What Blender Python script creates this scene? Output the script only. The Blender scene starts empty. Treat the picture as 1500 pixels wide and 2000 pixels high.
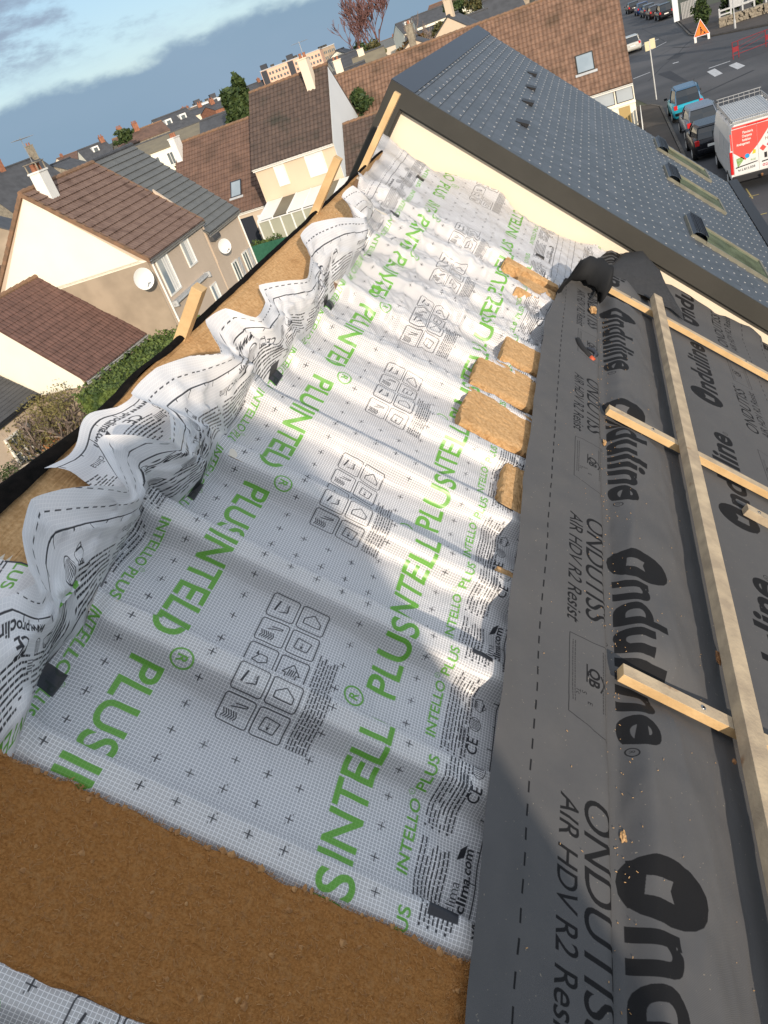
import bpy, bmesh, math, random
import numpy as np
from mathutils import Vector, Matrix, noise
random.seed(7)
rad = math.radians
SC = bpy.context.scene
COL = SC.collection
# ------------------------------------------------------------------ camera
cam_d = bpy.data.cameras.new('camera'); cam = bpy.data.objects.new('camera', cam_d); COL.objects.link(cam)
SC.camera = cam
cam_d.sensor_fit = 'VERTICAL'; cam_d.sensor_height = 24.0; cam_d.lens = 24.0*1540/2000
cam_d.clip_start = 0.05; cam_d.clip_end = 6000
cam.matrix_world = Matrix(((0.92805784, 0.14468893, 0.34318182, 0), (0.20758714, 0.56408532, -0.79919668, 0), (-0.30921874, 0.81294087, 0.49346825, 9.5), (0, 0, 0, 1)))
SC.render.resolution_x = 768; SC.render.resolution_y = 1024
# ------------------------------------------------------------------ light
SUN_AZ, SUN_EL = 152.0, 14.0            # direction TO the sun, azimuth from +Y towards +X
sun_d = bpy.data.lights.new('sun', 'SUN'); sun_d.energy = 4.0; sun_d.angle = rad(1.0); sun_d.color = (1.0, 0.86, 0.70)
sun = bpy.data.objects.new('sun', sun_d); COL.objects.link(sun)
ts = Vector((math.sin(rad(SUN_AZ))*math.cos(rad(SUN_EL)), math.cos(rad(SUN_AZ))*math.cos(rad(SUN_EL)), math.sin(rad(SUN_EL))))
sun.rotation_euler = ts.to_track_quat('Z', 'Y').to_euler(); sun.location = (0, -20, 40)
wd = bpy.data.worlds.new('World'); SC.world = wd; wd.use_nodes = True
def world_nodes():
    nt = wd.node_tree; nt.nodes.clear()
    N = nt.nodes.new; L = nt.links.new
    out = N('ShaderNodeOutputWorld'); bg = N('ShaderNodeBackground'); L(bg.outputs[0], out.inputs[0])
    sky = N('ShaderNodeTexSky'); sky.sky_type = 'NISHITA'; sky.sun_disc = False
    sky.sun_elevation = rad(SUN_EL); sky.sun_rotation = rad(SUN_AZ); sky.air_density = 1.0; sky.dust_density = 0.6; sky.ozone_density = 1.3
    bg.inputs['Strength'].default_value = 0.15
    tc = N('ShaderNodeTexCoord'); sep = N('ShaderNodeSeparateXYZ'); L(tc.outputs['Generated'], sep.inputs[0])
    def math_(op, a, b=None, c=None):
        n = N('ShaderNodeMath'); n.operation = op
        for i, v in enumerate((a, b, c)):
            if v is None: continue
            if isinstance(v, (int, float)): n.inputs[i].default_value = v
            else: L(v, n.inputs[i])
        return n.outputs[0]
    def noise_(scale, zs, detail=6, rough=0.55, off=0.0):
        mp = N('ShaderNodeMapping'); L(tc.outputs['Generated'], mp.inputs[0]); mp.inputs['Scale'].default_value = (1, 1, zs); mp.inputs['Location'].default_value = (off, off*.7, off*.3)
        n = N('ShaderNodeTexNoise'); L(mp.outputs[0], n.inputs['Vector']); n.inputs['Scale'].default_value = scale; n.inputs['Detail'].default_value = detail; n.inputs['Roughness'].default_value = rough
        return n.outputs['Fac']
    def ramp(v, a, b):
        n = N('ShaderNodeMapRange'); n.interpolation_type = 'SMOOTHSTEP'; L(v, n.inputs[0]); n.inputs[1].default_value = a; n.inputs[2].default_value = b
        return n.outputs[0]
    def mix(f, a, b):
        n = N('ShaderNodeMix'); n.data_type = 'RGBA'
        if isinstance(f, float): n.inputs[0].default_value = f
        else: L(f, n.inputs[0])
        for i, v in ((6, a), (7, b)):
            if isinstance(v, tuple): n.inputs[i].default_value = v
            else: L(v, n.inputs[i])
        return n.outputs[2]
    z = sep.outputs['Z']
    # low stratus bank with a lumpy top
    bank_noise = math_('MULTIPLY', math_('SUBTRACT', noise_(7, 2.0), 0.5), 0.075)
    bank_z = math_('ADD', z, bank_noise)
    bank = math_('SUBTRACT', 1.0, ramp(bank_z, 0.050, 0.064))
    # cumulus masses above
    cn = noise_(4.2, 3.0, 8, 0.6, 6.3)
    cum = math_('MULTIPLY', ramp(cn, 0.46, 0.56), ramp(z, 0.06, 0.10))
    wisp = math_('MULTIPLY', ramp(noise_(9, 3.5, 8, 0.65, 1.7), 0.52, 0.72), 0.55)
    clear = mix(0.62, sky.outputs[0], (2.0, 3.15, 4.5, 1))
    clear = mix(math_('MULTIPLY', wisp, 0.6), clear, (2.8, 3.5, 4.3, 1))
    cloud_c = mix(noise_(6, 2.5, 5, 0.5, 9.0), (1.35, 1.85, 2.6, 1), (2.05, 2.4, 3.1, 1))
    bank_c = mix(noise_(4, 3, 4, 0.5, 5.0), (1.25, 2.0, 2.75, 1), (1.7, 2.35, 3.2, 1))
    c = mix(math_('MULTIPLY', cum, 0.85), clear, cloud_c)
    c = mix(math_('MULTIPLY', bank, 0.95), c, bank_c)
    # bright cloud added above the framed sky to lift the ambient fill
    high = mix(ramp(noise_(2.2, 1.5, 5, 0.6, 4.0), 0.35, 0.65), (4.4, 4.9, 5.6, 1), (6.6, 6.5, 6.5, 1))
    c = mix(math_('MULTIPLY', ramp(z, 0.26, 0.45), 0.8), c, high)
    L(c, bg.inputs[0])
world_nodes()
SC.view_settings.view_transform = 'Standard'; SC.view_settings.look = 'None'; SC.view_settings.exposure = 0.2; SC.view_settings.gamma = 1.0
SC.render.engine = 'CYCLES'

# ------------------------------------------------------------------ materials
def new_mat(name):
    m = bpy.data.materials.new(name); m.use_nodes = True; return m, m.node_tree, m.node_tree.nodes['Principled BSDF']
def mat(name, c1, c2=None, rough=0.7, scale=6.0, bump=0.0, bscale=None, metal=0.0, detail=5.0, coords='Object', spec=0.4, ramp=(0.35, 0.65), bdist=0.01, stretch=None, c3=None, s3=1.0, c3r=(0.55, 0.7)):
    m, nt, p = new_mat(name)
    p.inputs['Roughness'].default_value = rough; p.inputs['Metallic'].default_value = metal; p.inputs['Specular IOR Level'].default_value = spec
    N = nt.nodes.new; L = nt.links.new
    p.inputs['Base Color'].default_value = (*c1, 1)
    tc = N('ShaderNodeTexCoord'); vec = tc.outputs[coords]
    if stretch:
        mp = N('ShaderNodeMapping'); L(vec, mp.inputs[0]); mp.inputs['Scale'].default_value = stretch; vec = mp.outputs[0]
    if c2:
        n = N('ShaderNodeTexNoise'); L(vec, n.inputs['Vector']); n.inputs['Scale'].default_value = scale; n.inputs['Detail'].default_value = detail
        r = N('ShaderNodeValToRGB'); L(n.outputs['Fac'], r.inputs[0]); r.color_ramp.elements[0].position = ramp[0]; r.color_ramp.elements[1].position = ramp[1]
        r.color_ramp.elements[0].color = (*c1, 1); r.color_ramp.elements[1].color = (*c2, 1)
        col = r.outputs[0]
        if c3:
            n3 = N('ShaderNodeTexNoise'); L(vec, n3.inputs['Vector']); n3.inputs['Scale'].default_value = s3; n3.inputs['Detail'].default_value = 6
            mr = N('ShaderNodeMapRange'); L(n3.outputs['Fac'], mr.inputs[0]); mr.inputs[1].default_value = c3r[0]; mr.inputs[2].default_value = c3r[1]
            mx = N('ShaderNodeMix'); mx.data_type = 'RGBA'; L(mr.outputs[0], mx.inputs[0]); L(col, mx.inputs[6]); mx.inputs[7].default_value = (*c3, 1); col = mx.outputs[2]
        L(col, p.inputs['Base Color'])
    if bump:
        n2 = N('ShaderNodeTexNoise'); L(vec, n2.inputs['Vector']); n2.inputs['Scale'].default_value = bscale or scale*3; n2.inputs['Detail'].default_value = 6
        b = N('ShaderNodeBump'); b.inputs['Strength'].default_value = bump; b.inputs['Distance'].default_value = bdist; L(n2.outputs['Fac'], b.inputs['Height']); L(b.outputs[0], p.inputs['Normal'])
    return m
M = {}
M['timber'] = mat('fresh_timber', (0.68, 0.47, 0.24), (0.52, 0.34, 0.16), 0.75, 5, 0.25, 60, stretch=(1, 1, 1), detail=8, c3=(0.25, 0.13, 0.05), s3=9, c3r=(0.68, 0.78))
M['batten'] = mat('weathered_batten', (0.50, 0.40, 0.27), (0.34, 0.27, 0.19), 0.8, 9, 0.3, 70, detail=9, c3=(0.22, 0.12, 0.06), s3=6, c3r=(0.66, 0.74))
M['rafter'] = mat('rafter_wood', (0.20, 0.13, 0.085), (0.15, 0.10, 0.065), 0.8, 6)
M['rafter_top'] = mat('skylit_rafter_wood', (0.72, 0.66, 0.56), (0.60, 0.54, 0.45), 0.8, 6)  # paler tops: light from the sky put into the rafter colour
M['fibre'] = mat('wood_fibre', (0.42, 0.195, 0.062), (0.30, 0.130, 0.038), 0.95, 160, 1.0, 260, detail=9, spec=0.1, bdist=0.006, c3=(0.42, 0.22, 0.085), s3=60, c3r=(0.5, 0.8))
M['fibre_l'] = mat('pale_wood_fibre', (0.60, 0.38, 0.19), (0.44, 0.26, 0.115), 0.95, 70, 0.5, 160, detail=9, spec=0.1, bdist=0.005, c3=(0.34, 0.19, 0.08), s3=7, c3r=(0.55, 0.8))
M['felt'] = mat('black_felt', (0.008, 0.0075, 0.007), (0.014, 0.012, 0.011), 1.0, 30, 0.4, 200, spec=0.02)
M['blackfabric'] = mat('black_underlay_back', (0.022, 0.023, 0.025), (0.045, 0.046, 0.05), 0.75, 40, 0.8, 260, stretch=(1, 6, 1), bdist=0.004)
M['deck'] = mat('inner_board', (0.42, 0.43, 0.47), (0.35, 0.36, 0.40), 0.8, 3)
M['black'] = mat('black', (0.012, 0.012, 0.014), rough=0.5)
M['rubber'] = mat('rubber', (0.015, 0.015, 0.016), rough=0.8)
M['screw'] = mat('zinc', (0.5, 0.5, 0.5), rough=0.35, metal=1.0)
M['orange'] = mat('orange_plastic', (0.50, 0.09, 0.035), rough=0.5)
M['leaf_dry'] = mat('dry_leaf', (0.30, 0.14, 0.05), (0.15, 0.07, 0.03), 0.8, 60)
M['cream'] = mat('cream_render', (0.80, 0.69, 0.54), (0.77, 0.66, 0.515), 0.9, 0.8, 0.3, 60, bdist=0.004)
M['white_r'] = mat('white_render', (0.90, 0.85, 0.70), (0.87, 0.81, 0.66), 0.9, 0.7, 0.2, 50)
M['tan_r'] = mat('tan_render', (0.40, 0.32, 0.235), (0.30, 0.24, 0.175), 0.9, 0.9, 0.3, 50, detail=8)
M['beige_r'] = mat('beige_render', (0.60, 0.49, 0.38), (0.565, 0.46, 0.355), 0.9, 0.9, 0.2, 50)
M['peach_r'] = mat('peach_render', (0.66, 0.53, 0.385), (0.64, 0.51, 0.37), 0.9, 0.9, 0.2, 50)
M['pale_blue_r'] = mat('pale_blue_grey', (0.70, 0.74, 0.76), (0.67, 0.71, 0.73), 0.7, 1.0)
M['stone'] = mat('stone_wall', (0.33, 0.29, 0.22), (0.20, 0.17, 0.13), 0.9, 4, 0.6, 14, bdist=0.05)
M['brick'] = mat('brick', (0.36, 0.16, 0.09), (0.24, 0.10, 0.06), 0.9, 4, 0.4, 14, bdist=0.03)
M['tile_a'] = mat('brown_tile', (0.205, 0.135, 0.105), (0.155, 0.098, 0.076), 0.85, 3.2, 0.4, 30, detail=8, c3=(0.095, 0.055, 0.04), s3=1.2, c3r=(0.56, 0.72))
M['tile_c'] = mat('dark_red_tile', (0.15, 0.082, 0.066), (0.105, 0.058, 0.047), 0.85, 3.5, 0.4, 30, detail=8)
M['tile_l'] = mat('red_brown_tile', (0.175, 0.105, 0.076), (0.130, 0.078, 0.058), 0.85, 2.2, 0.4, 30, detail=9, c3=(0.085, 0.055, 0.04), s3=0.7, c3r=(0.5, 0.75))
M['tile_m'] = mat('dark_brown_tile', (0.115, 0.080, 0.064), (0.080, 0.057, 0.047), 0.85, 2.5, 0.4, 30, detail=9, c3=(0.05, 0.045, 0.035), s3=0.9, c3r=(0.55, 0.75))
M['tile_t'] = mat('orange_brown_tile', (0.25, 0.150, 0.100), (0.165, 0.098, 0.066), 0.85, 3.0, 0.4, 30, detail=9, c3=(0.11, 0.07, 0.045), s3=0.8, c3r=(0.5, 0.7))
M['ridge_t'] = mat('ridge_tile', (0.26, 0.15, 0.09), (0.17, 0.11, 0.07), 0.9, 4, 0.4, 20)
M['grey_tile'] = mat('grey_flat_tile', (0.150, 0.155, 0.150), (0.125, 0.13, 0.127), 0.7, 2.0, 0.3, 30, detail=8)
M['slate_f'] = mat('far_slate', (0.075, 0.078, 0.085), (0.055, 0.057, 0.062), 0.65, 1.5, 0.3, 8, detail=8)
M['olive_roof'] = mat('flat_roof_gravel', (0.22, 0.19, 0.13), (0.18, 0.155, 0.11), 0.9, 1.0)
M['white'] = mat('white_paint', (0.82, 0.81, 0.76), (0.78, 0.77, 0.72), 0.5, 3)
M['whitem'] = mat('white_metal', (0.80, 0.80, 0.77), rough=0.4)
M['lightgrey'] = mat('light_grey_metal', (0.50, 0.51, 0.51), (0.42, 0.43, 0.43), 0.5, 6)
M['zinc'] = mat('gutter_zinc', (0.42, 0.42, 0.41), (0.33, 0.33, 0.33), 0.45, 8, metal=0.5)
M['bronze'] = mat('verge_metal', (0.050, 0.047, 0.040), (0.042, 0.040, 0.034), 0.5, 3, spec=0.3)
M['anthracite'] = mat('anthracite_metal', (0.03, 0.034, 0.045), rough=0.4)
M['glass'] = mat('window_glass', (0.10, 0.12, 0.13), (0.16, 0.18, 0.18), 0.08, 1.5, spec=0.8)
M['glass_sky'] = mat('roof_glass', (0.30, 0.36, 0.40), (0.24, 0.30, 0.34), 0.08, 1.2, spec=1.0)
M['glass_green'] = mat('green_glass', (0.055, 0.085, 0.035), (0.17, 0.22, 0.12), 0.06, 5.0, spec=0.9)
M['dark'] = mat('dark_opening', (0.012, 0.012, 0.012), rough=0.6)
M['trunk'] = mat('bark', (0.13, 0.10, 0.075), (0.07, 0.055, 0.04), 0.9, 8)
M['branch'] = mat('pale_branch', (0.24, 0.19, 0.16), (0.16, 0.12, 0.10), 0.9, 4)
M['twig'] = mat('purple_twig', (0.19, 0.09, 0.08), (0.13, 0.07, 0.06), 0.9, 2)
def leafmat(n, a, b): return mat(n, a, b, 0.7, 3.0, 0, detail=3, ramp=(0.4, 0.6))
M['leaf_hedge'] = leafmat('hedge_leaf', (0.035, 0.065, 0.015), (0.10, 0.14, 0.03))
M['leaf_con'] = leafmat('conifer_leaf', (0.022, 0.045, 0.012), (0.06, 0.09, 0.022))
M['leaf_olive'] = leafmat('olive_shrub_leaf', (0.12, 0.11, 0.035), (0.20, 0.17, 0.06))
M['leaf_rust'] = leafmat('rust_leaf', (0.25, 0.09, 0.025), (0.36, 0.15, 0.05))
M['leaf_bush'] = leafmat('bush_leaf', (0.05, 0.06, 0.02), (0.12, 0.10, 0.035))
M['leaf_brown'] = leafmat('russet_leaf', (0.14, 0.07, 0.025), (0.10, 0.08, 0.03))
M['lawn'] = mat('lawn', (0.045, 0.085, 0.015), (0.03, 0.055, 0.012), 0.95, 3, 0.8, 60)
M['sky_frame'] = mat('skylight_frame', (0.15, 0.145, 0.11), (0.20, 0.19, 0.145), 0.5, 10)
M['net'] = mat('green_net', (0.02, 0.10, 0.06), (0.03, 0.13, 0.08), 0.8, 8)
M['asphalt'] = mat('asphalt', (0.062, 0.064, 0.070), (0.048, 0.050, 0.056), 0.85, 0.35, 0.35, 40, detail=9, c3=(0.085, 0.085, 0.09), s3=0.09, c3r=(0.5, 0.62))
M['pavement'] = mat('pavement', (0.072, 0.060, 0.052), (0.055, 0.047, 0.042), 0.9, 0.8, 0.3, 30)
M['patch'] = mat('fresh_tar', (0.02, 0.022, 0.028), (0.028, 0.03, 0.036), 0.8, 1)
M['kerb'] = mat('kerb_stone', (0.11, 0.10, 0.09), (0.08, 0.075, 0.068), 0.9, 2)
M['paint'] = mat('road_paint', (0.55, 0.56, 0.57), (0.40, 0.41, 0.42), 0.7, 4)
M['paint_y'] = mat('yellow_road_paint', (0.45, 0.36, 0.12), (0.30, 0.25, 0.10), 0.7, 4)
M['earth'] = mat('town_ground', (0.085, 0.085, 0.06), (0.06, 0.075, 0.04), 0.95, 0.05, 0, detail=8)

# ------------------------------------------------------------------ mesh helpers
class MB:
    def __init__(s): s.v = []; s.f = []; s.mi = []; s.uv = None
    def add(s, vs, fs, mi=0):
        b = len(s.v); s.v += [tuple(p) for p in vs]; s.f += [tuple(i+b for i in f) for f in fs]; s.mi += [mi]*len(fs); return b
    def box(s, a, b, mi=0, T=None):
        x0, y0, z0 = a; x1, y1, z1 = b
        vs = [(x0,y0,z0),(x1,y0,z0),(x1,y1,z0),(x0,y1,z0),(x0,y0,z1),(x1,y0,z1),(x1,y1,z1),(x0,y1,z1)]
        if T: vs = [T(*p) for p in vs]
        s.add(vs, [(3,2,1,0),(4,5,6,7),(0,1,5,4),(1,2,6,5),(2,3,7,6),(3,0,4,7)], mi)
    def prism(s, poly, ext, mi=0):
        """poly: list of 3D points (planar), ext: 3D extrusion vector"""
        n = len(poly); e = Vector(ext); P = [Vector(p) for p in poly]
        s.add(P+[p+e for p in P], [tuple(range(n))[::-1], tuple(range(n, 2*n))]+[(i, (i+1) % n, n+(i+1) % n, n+i) for i in range(n)], mi)
    def tube(s, pts, r, seg=8, mi=0, cap=True):
        pts = [Vector(p) for p in pts]; rs = r if isinstance(r, (list, tuple)) else [r]*len(pts)
        b = len(s.v); prev = None
        for i, p in enumerate(pts):
            d = (pts[min(i+1, len(pts)-1)]-pts[max(i-1, 0)])
            d = d.normalized() if d.length > 1e-9 else Vector((0, 0, 1))
            a = Vector((0, 0, 1)) if abs(d.z) < 0.9 else Vector((1, 0, 0))
            u = d.cross(a).normalized(); w = d.cross(u)
            for k in range(seg):
                t = 2*math.pi*k/seg; s.v.append(tuple(p+(u*math.cos(t)+w*math.sin(t))*rs[i]))
        for i in range(len(pts)-1):
            for k in range(seg):
                k2 = (k+1) % seg; s.f.append((b+i*seg+k, b+i*seg+k2, b+(i+1)*seg+k2, b+(i+1)*seg+k)); s.mi.append(mi)
        if cap:
            s.f.append(tuple(b+k for k in range(seg))[::-1]); s.mi.append(mi)
            e = b+(len(pts)-1)*seg; s.f.append(tuple(e+k for k in range(seg))); s.mi.append(mi)
    def grid(s, P, mi=0, flip=False):
        n = len(P); m = len(P[0]); b = len(s.v)
        for row in P: s.v += [tuple(p) for p in row]
        for i in range(n-1):
            for j in range(m-1):
                q = (b+i*m+j, b+i*m+j+1, b+(i+1)*m+j+1, b+(i+1)*m+j)
                s.f.append(q[::-1] if flip else q); s.mi.append(mi)
    def build(s, name, mats, parent=None, smooth=False, bevel=0.0, loc=None, rz=0.0):
        me = bpy.data.meshes.new(name); me.from_pydata(s.v, [], s.f)
        for m in (mats if isinstance(mats, (list, tuple)) else [mats]): me.materials.append(m)
        if len(me.materials) > 1: me.polygons.foreach_set('material_index', s.mi)
        if smooth: me.polygons.foreach_set('use_smooth', [True]*len(me.polygons))
        me.update()
        o = bpy.data.objects.new(name, me); COL.objects.link(o)
        if parent: o.parent = parent
        if loc: o.location = loc
        o.rotation_euler.z = rz
        if bevel:
            b = o.modifiers.new('bevel', 'BEVEL'); b.width = bevel; b.segments = 2; b.limit_method = 'ANGLE'; b.angle_limit = rad(40)
        return o
def tag(o, label=None, cat=None, group=None, kind=None):
    if label: o['label'] = label
    if cat: o['category'] = cat
    if group: o['group'] = group
    if kind: o['kind'] = kind
    return o
def empty(name, loc, rz=0.0, label=None, cat=None, group=None):
    o = bpy.data.objects.new(name, None); COL.objects.link(o); o.location = loc; o.rotation_euler.z = rz; o.empty_display_size = 0.3
    return tag(o, label, cat, group)
def copy_tree(o, parent=None):
    c = o.copy(); COL.objects.link(c); c.parent = parent
    for ch in list(o.children): copy_tree(ch, c)
    return c
def fbm(x, y, z=0.0, o=4): return noise.fractal(Vector((x, y, z)), 1.0, 2.0, o)
# roof slope frame: y along the ridge, s down the slope, h above the rafters (metres); the slope falls to +X
CS, SS = math.cos(rad(42.5)), math.sin(rad(42.5)); DP = 1.9
def W(y, s, h): return Vector((s*CS+(h-DP)*SS, y, 9.5-s*SS+(h-DP)*CS))
def ss(a, b, x):
    t = min(1, max(0, (x-a)/(b-a))); return t*t*(3-2*t)

# ------------------------------------------------------------------ printing: outlines drawn into a generated print
def text_tris(body, size=1.0, offset=0.0, shear=0.0, spacing=1.0, sx=1.0):
    cu = bpy.data.curves.new('lettering', 'FONT'); cu.body = body; cu.size = size; cu.offset = offset; cu.shear = shear; cu.space_character = spacing
    cu.resolution_u = 5; cu.fill_mode = 'FRONT'
    o = bpy.data.objects.new('lettering', cu); COL.objects.link(o)
    me = bpy.data.meshes.new_from_object(o.evaluated_get(bpy.context.evaluated_depsgraph_get()))
    me.calc_loop_triangles()
    v = np.array([x.co[:2] for x in me.vertices]).reshape(-1, 2); t = np.array([x.vertices for x in me.loop_triangles]).reshape(-1, 3)
    bpy.data.objects.remove(o); bpy.data.curves.remove(cu); bpy.data.meshes.remove(me)
    if len(v): v[:, 0] = (v[:, 0]-v[:, 0].min())*sx
    return v, t
class Print:
    """canvas of w x h metres (x across, y along), res metres per pixel; channel k is a coverage map"""
    def __init__(s, w, h, res, ch, wrap=True): s.w, s.h, s.res = w, h, res; s.nx, s.ny = int(round(w/res)), int(round(h/res)); s.a = np.zeros((ch, s.ny, s.nx), np.float32); s.wrap = wrap
    def tri(s, p, ch, val=1.0):
        p = p/s.res; x0, x1 = int(math.floor(p[:, 0].min())), int(math.ceil(p[:, 0].max())); y0, y1 = int(math.floor(p[:, 1].min())), int(math.ceil(p[:, 1].max()))
        x0 = max(x0, 0); x1 = min(x1, s.nx-1)
        if x1 < x0: return
        xs = np.arange(x0, x1+1)+.5; ys = np.arange(y0, y1+1)+.5
        X, Y = np.meshgrid(xs, ys); (ax, ay), (bx, by), (cx, cy) = p
        e = lambda ux, uy, vx, vy: (vx-ux)*(Y-uy)-(vy-uy)*(X-ux)
        a, b, c = e(ax, ay, bx, by), e(bx, by, cx, cy), e(cx, cy, ax, ay)
        m = ((a >= 0) & (b >= 0) & (c >= 0)) | ((a <= 0) & (b <= 0) & (c <= 0))
        if s.wrap: rows = np.arange(y0, y1+1) % s.ny
        else:
            rows = np.arange(y0, y1+1); ok = (rows >= 0) & (rows < s.ny); rows = rows[ok]; m = m[ok]
        if len(rows) == 0: return
        sub = s.a[ch][rows][:, x0:x1+1]; sub[m] = val; s.a[ch][rows[:, None], np.arange(x0, x1+1)[None, :]] = sub
    def poly(s, pts, ch, val=1.0):
        for i in range(1, len(pts)-1): s.tri(np.array([pts[0], pts[i], pts[i+1]], float), ch, val)
    def rect(s, x0, y0, x1, y1, ch, val=1.0): s.poly([(x0, y0), (x1, y0), (x1, y1), (x0, y1)], ch, val)
    def line(s, a, b, w, ch, val=1.0):
        a = np.array(a, float); b = np.array(b, float); d = b-a; L = np.hypot(*d)
        if L < 1e-6: return
        n = np.array([-d[1], d[0]])/L*w/2; s.poly([a+n, b+n, b-n, a-n], ch, val)
    def path(s, pts, w, ch, closed=False):
        for i in range(len(pts)-(0 if closed else 1)): s.line(pts[i], pts[(i+1) % len(pts)], w, ch)
    def text(s, body, x, y, size, ch, xdir=(0, 1), offset=0.0, shear=0.0, spacing=1.0, length=None, val=1.0):
        v, t = text_tris(body, size, offset, shear, spacing)
        if not len(t): return 0
        if length: v[:, 0] *= length/v[:, 0].max()
        xd = np.array(xdir, float); yd = np.array([-xd[1], xd[0]])
        q = np.array([x, y])+v[:, :1]*xd+v[:, 1:]*yd
        for tr in t: s.tri(q[tr], ch, val)
        return v[:, 0].max()
    def image(s, name, rgba):
        im = bpy.data.images.new(name, s.nx, s.ny, alpha=True, float_buffer=False); im.colorspace_settings.name = 'Non-Color'
        im.pixels.foreach_set(np.ascontiguousarray(rgba, np.float32).ravel()); im.update(); im.pack(); return im
# ---- membrane print: x = distance across (centre line at 0.86), y = along.  ch0 green, ch1 black
MW, MP = 1.72, 1.17; MC = MW/2
mp_ = Print(MW, MP, 0.00085, 2)
def membrane_print():
    P = mp_
    rnd = random.Random(3)
    for sgn in (1, -1):
        xd = (0, sgn)                     # right half reads along +y with its tops to the left; the left half is turned round
        def X(d): return MC+sgn*d         # d: distance from the centre line
        def at(dbase, y0): return X(dbase), y0
        y0 = 0.185 if sgn > 0 else 1.215
        # big green lettering, baseline outside
        P.text('INTELLO', X(0.405), y0, 0.152, 0, xd, offset=0.0024, spacing=0.98, length=0.60)
        P.text('PLUS', X(0.405), y0+sgn*0.71, 0.152, 0, xd, offset=0.0024, length=0.33)
        c = (X(0.268), y0+sgn*0.652)
        for k in range(24):
            a, b = 2*math.pi*k/24, 2*math.pi*(k+1)/24
            P.line((c[0]+.034*math.cos(a), c[1]+.034*math.sin(a)), (c[0]+.034*math.cos(b), c[1]+.034*math.sin(b)), .007, 0)
        P.text('R', c[0]+sgn*.015, c[1]-sgn*.013, 0.044, 0, xd, offset=.0012)
        # small green lettering, twice per repeat
        for k in range(2):
            ys = y0+sgn*(0.05+k*MP/2)
            P.text('INTELLO', X(0.565), ys, 0.050, 0, xd, length=0.235, offset=.0010)
            P.text('PLUS', X(0.565), ys+sgn*0.265, 0.050, 0, xd, length=0.13, offset=.0010)
            c = (X(0.527), ys+sgn*0.250)
            for q in range(12):
                a, b = 2*math.pi*q/12, 2*math.pi*(q+1)/12
                P.line((c[0]+.009*math.cos(a), c[1]+.009*math.sin(a)), (c[0]+.009*math.cos(b), c[1]+.009*math.sin(b)), .0022, 0)
            P.text('R', c[0]+sgn*.004, c[1]-sgn*.004, 0.012, 0, xd)
        # fine black instruction lines
        for col in range(8):
            d = 0.592+col*0.0125
            for blk in range(3):
                a = blk*MP/3+0.02; ln = MP/3-0.05-rnd.random()*0.05
                P.rect(X(d)-.0035, a-.006, X(d)+.0035, a+.002, 1) if col % 2 == 0 else None
                u = a+0.006
                while u < a+ln:
                    w = rnd.uniform(.008, .030)
                    if rnd.random() < .93: P.rect(X(d)-.0026, u, X(d)+.0026, u+w, 1, 1.0)
                    u += w+.0028
        # black logos band
        yb = 0.03 if sgn > 0 else 0.60
        if sgn > 0: P.poly([(X(.610), yb+.02), (X(.695), yb+.02), (X(.695), yb+.10), (X(.610), yb+.10)], 1)
        else: P.poly([(X(.525), .28), (X(.60), .28), (X(.60), .36), (X(.525), .36)], 1)
        P.text('pro clima', X(.725) if sgn > 0 else X(.725), yb+sgn*.0+(.10 if sgn > 0 else .30), .040, 1, xd)
        P.poly([(X(.705), yb+.31), (X(.73), yb+.33), (X(.735), yb+.37), (X(.715), yb+.35)], 1)
        P.text('www.proclima.com', X(.755), yb+(.0 if sgn > 0 else .62), .040, 1, xd, offset=.0012, length=.36)
        for k in range(2):
            yc = (yb+.50+k*.30) % MP
            P.text('CE', X(.72), yc, .055, 1, xd, offset=.0008)
            for q in range(20):
                a, b = 2*math.pi*q/20, 2*math.pi*(q+1)/20
                P.line((X(.70)+.021*math.cos(a), yc+.12+.028*math.sin(a)), (X(.70)+.021*math.cos(b), yc+.12+.028*math.sin(b)), .003, 1)
            for q in range(-3, 4): P.line((X(.70)-.015, yc+.12+q*.006), (X(.70)+.015, yc+.12+q*.006), .003, 1)
            P.path([(X(.69), yc+.185), (X(.712), yc+.178), (X(.735), yc+.205), (X(.712), yc+.232), (X(.69), yc+.225)], .003, 1, True)
            P.text('BBA', X(.700), yc+(.190 if sgn > 0 else .220), .018, 1, xd, offset=.0006); P.line((X(.72), yc+.19), (X(.725), yc+.22), .006, 1)
            for q in range(5): P.rect(X(.645+q*.006)-.0015, yc+.03, X(.645+q*.006)+.0015, yc+.09, 1, .9)
        # edge rule with ticks, and the dashes
        P.rect(X(.775)-.0022, 0, X(.775)+.0022, MP, 1)
        for k in range(12): P.line((X(.775), k*MP/12), (X(.755 if k % 2 else .765), k*MP/12), .004, 1)
        for k in range(30): P.rect(X(.825)-.002, k*MP/30, X(.825)+.002, k*MP/30+.022, 1)
    # crosses: a full lattice between the pictogram panels, single rows elsewhere
    def cross(xx, yy, k):
        P.line((xx-.013, yy), (xx+.013, yy), .0036, 1); P.line((xx, yy-.013), (xx, yy+.013), .0036, 1)
        if k % 2: P.line((xx+.007, yy+.013), (xx+.007, yy+.019), .0026, 1); P.line((xx-.007, yy-.019), (xx-.007, yy-.013), .0026, 1)
    for k in range(12):
        yy = k*MP/12+.045
        inside = .40 < yy < 1.12
        for q, v in enumerate((-.46, -.20, -.10, .0, .10, .20, .46)):
            if inside and abs(v) < .19: continue
            cross(MC+v, yy, k+q)
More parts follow.
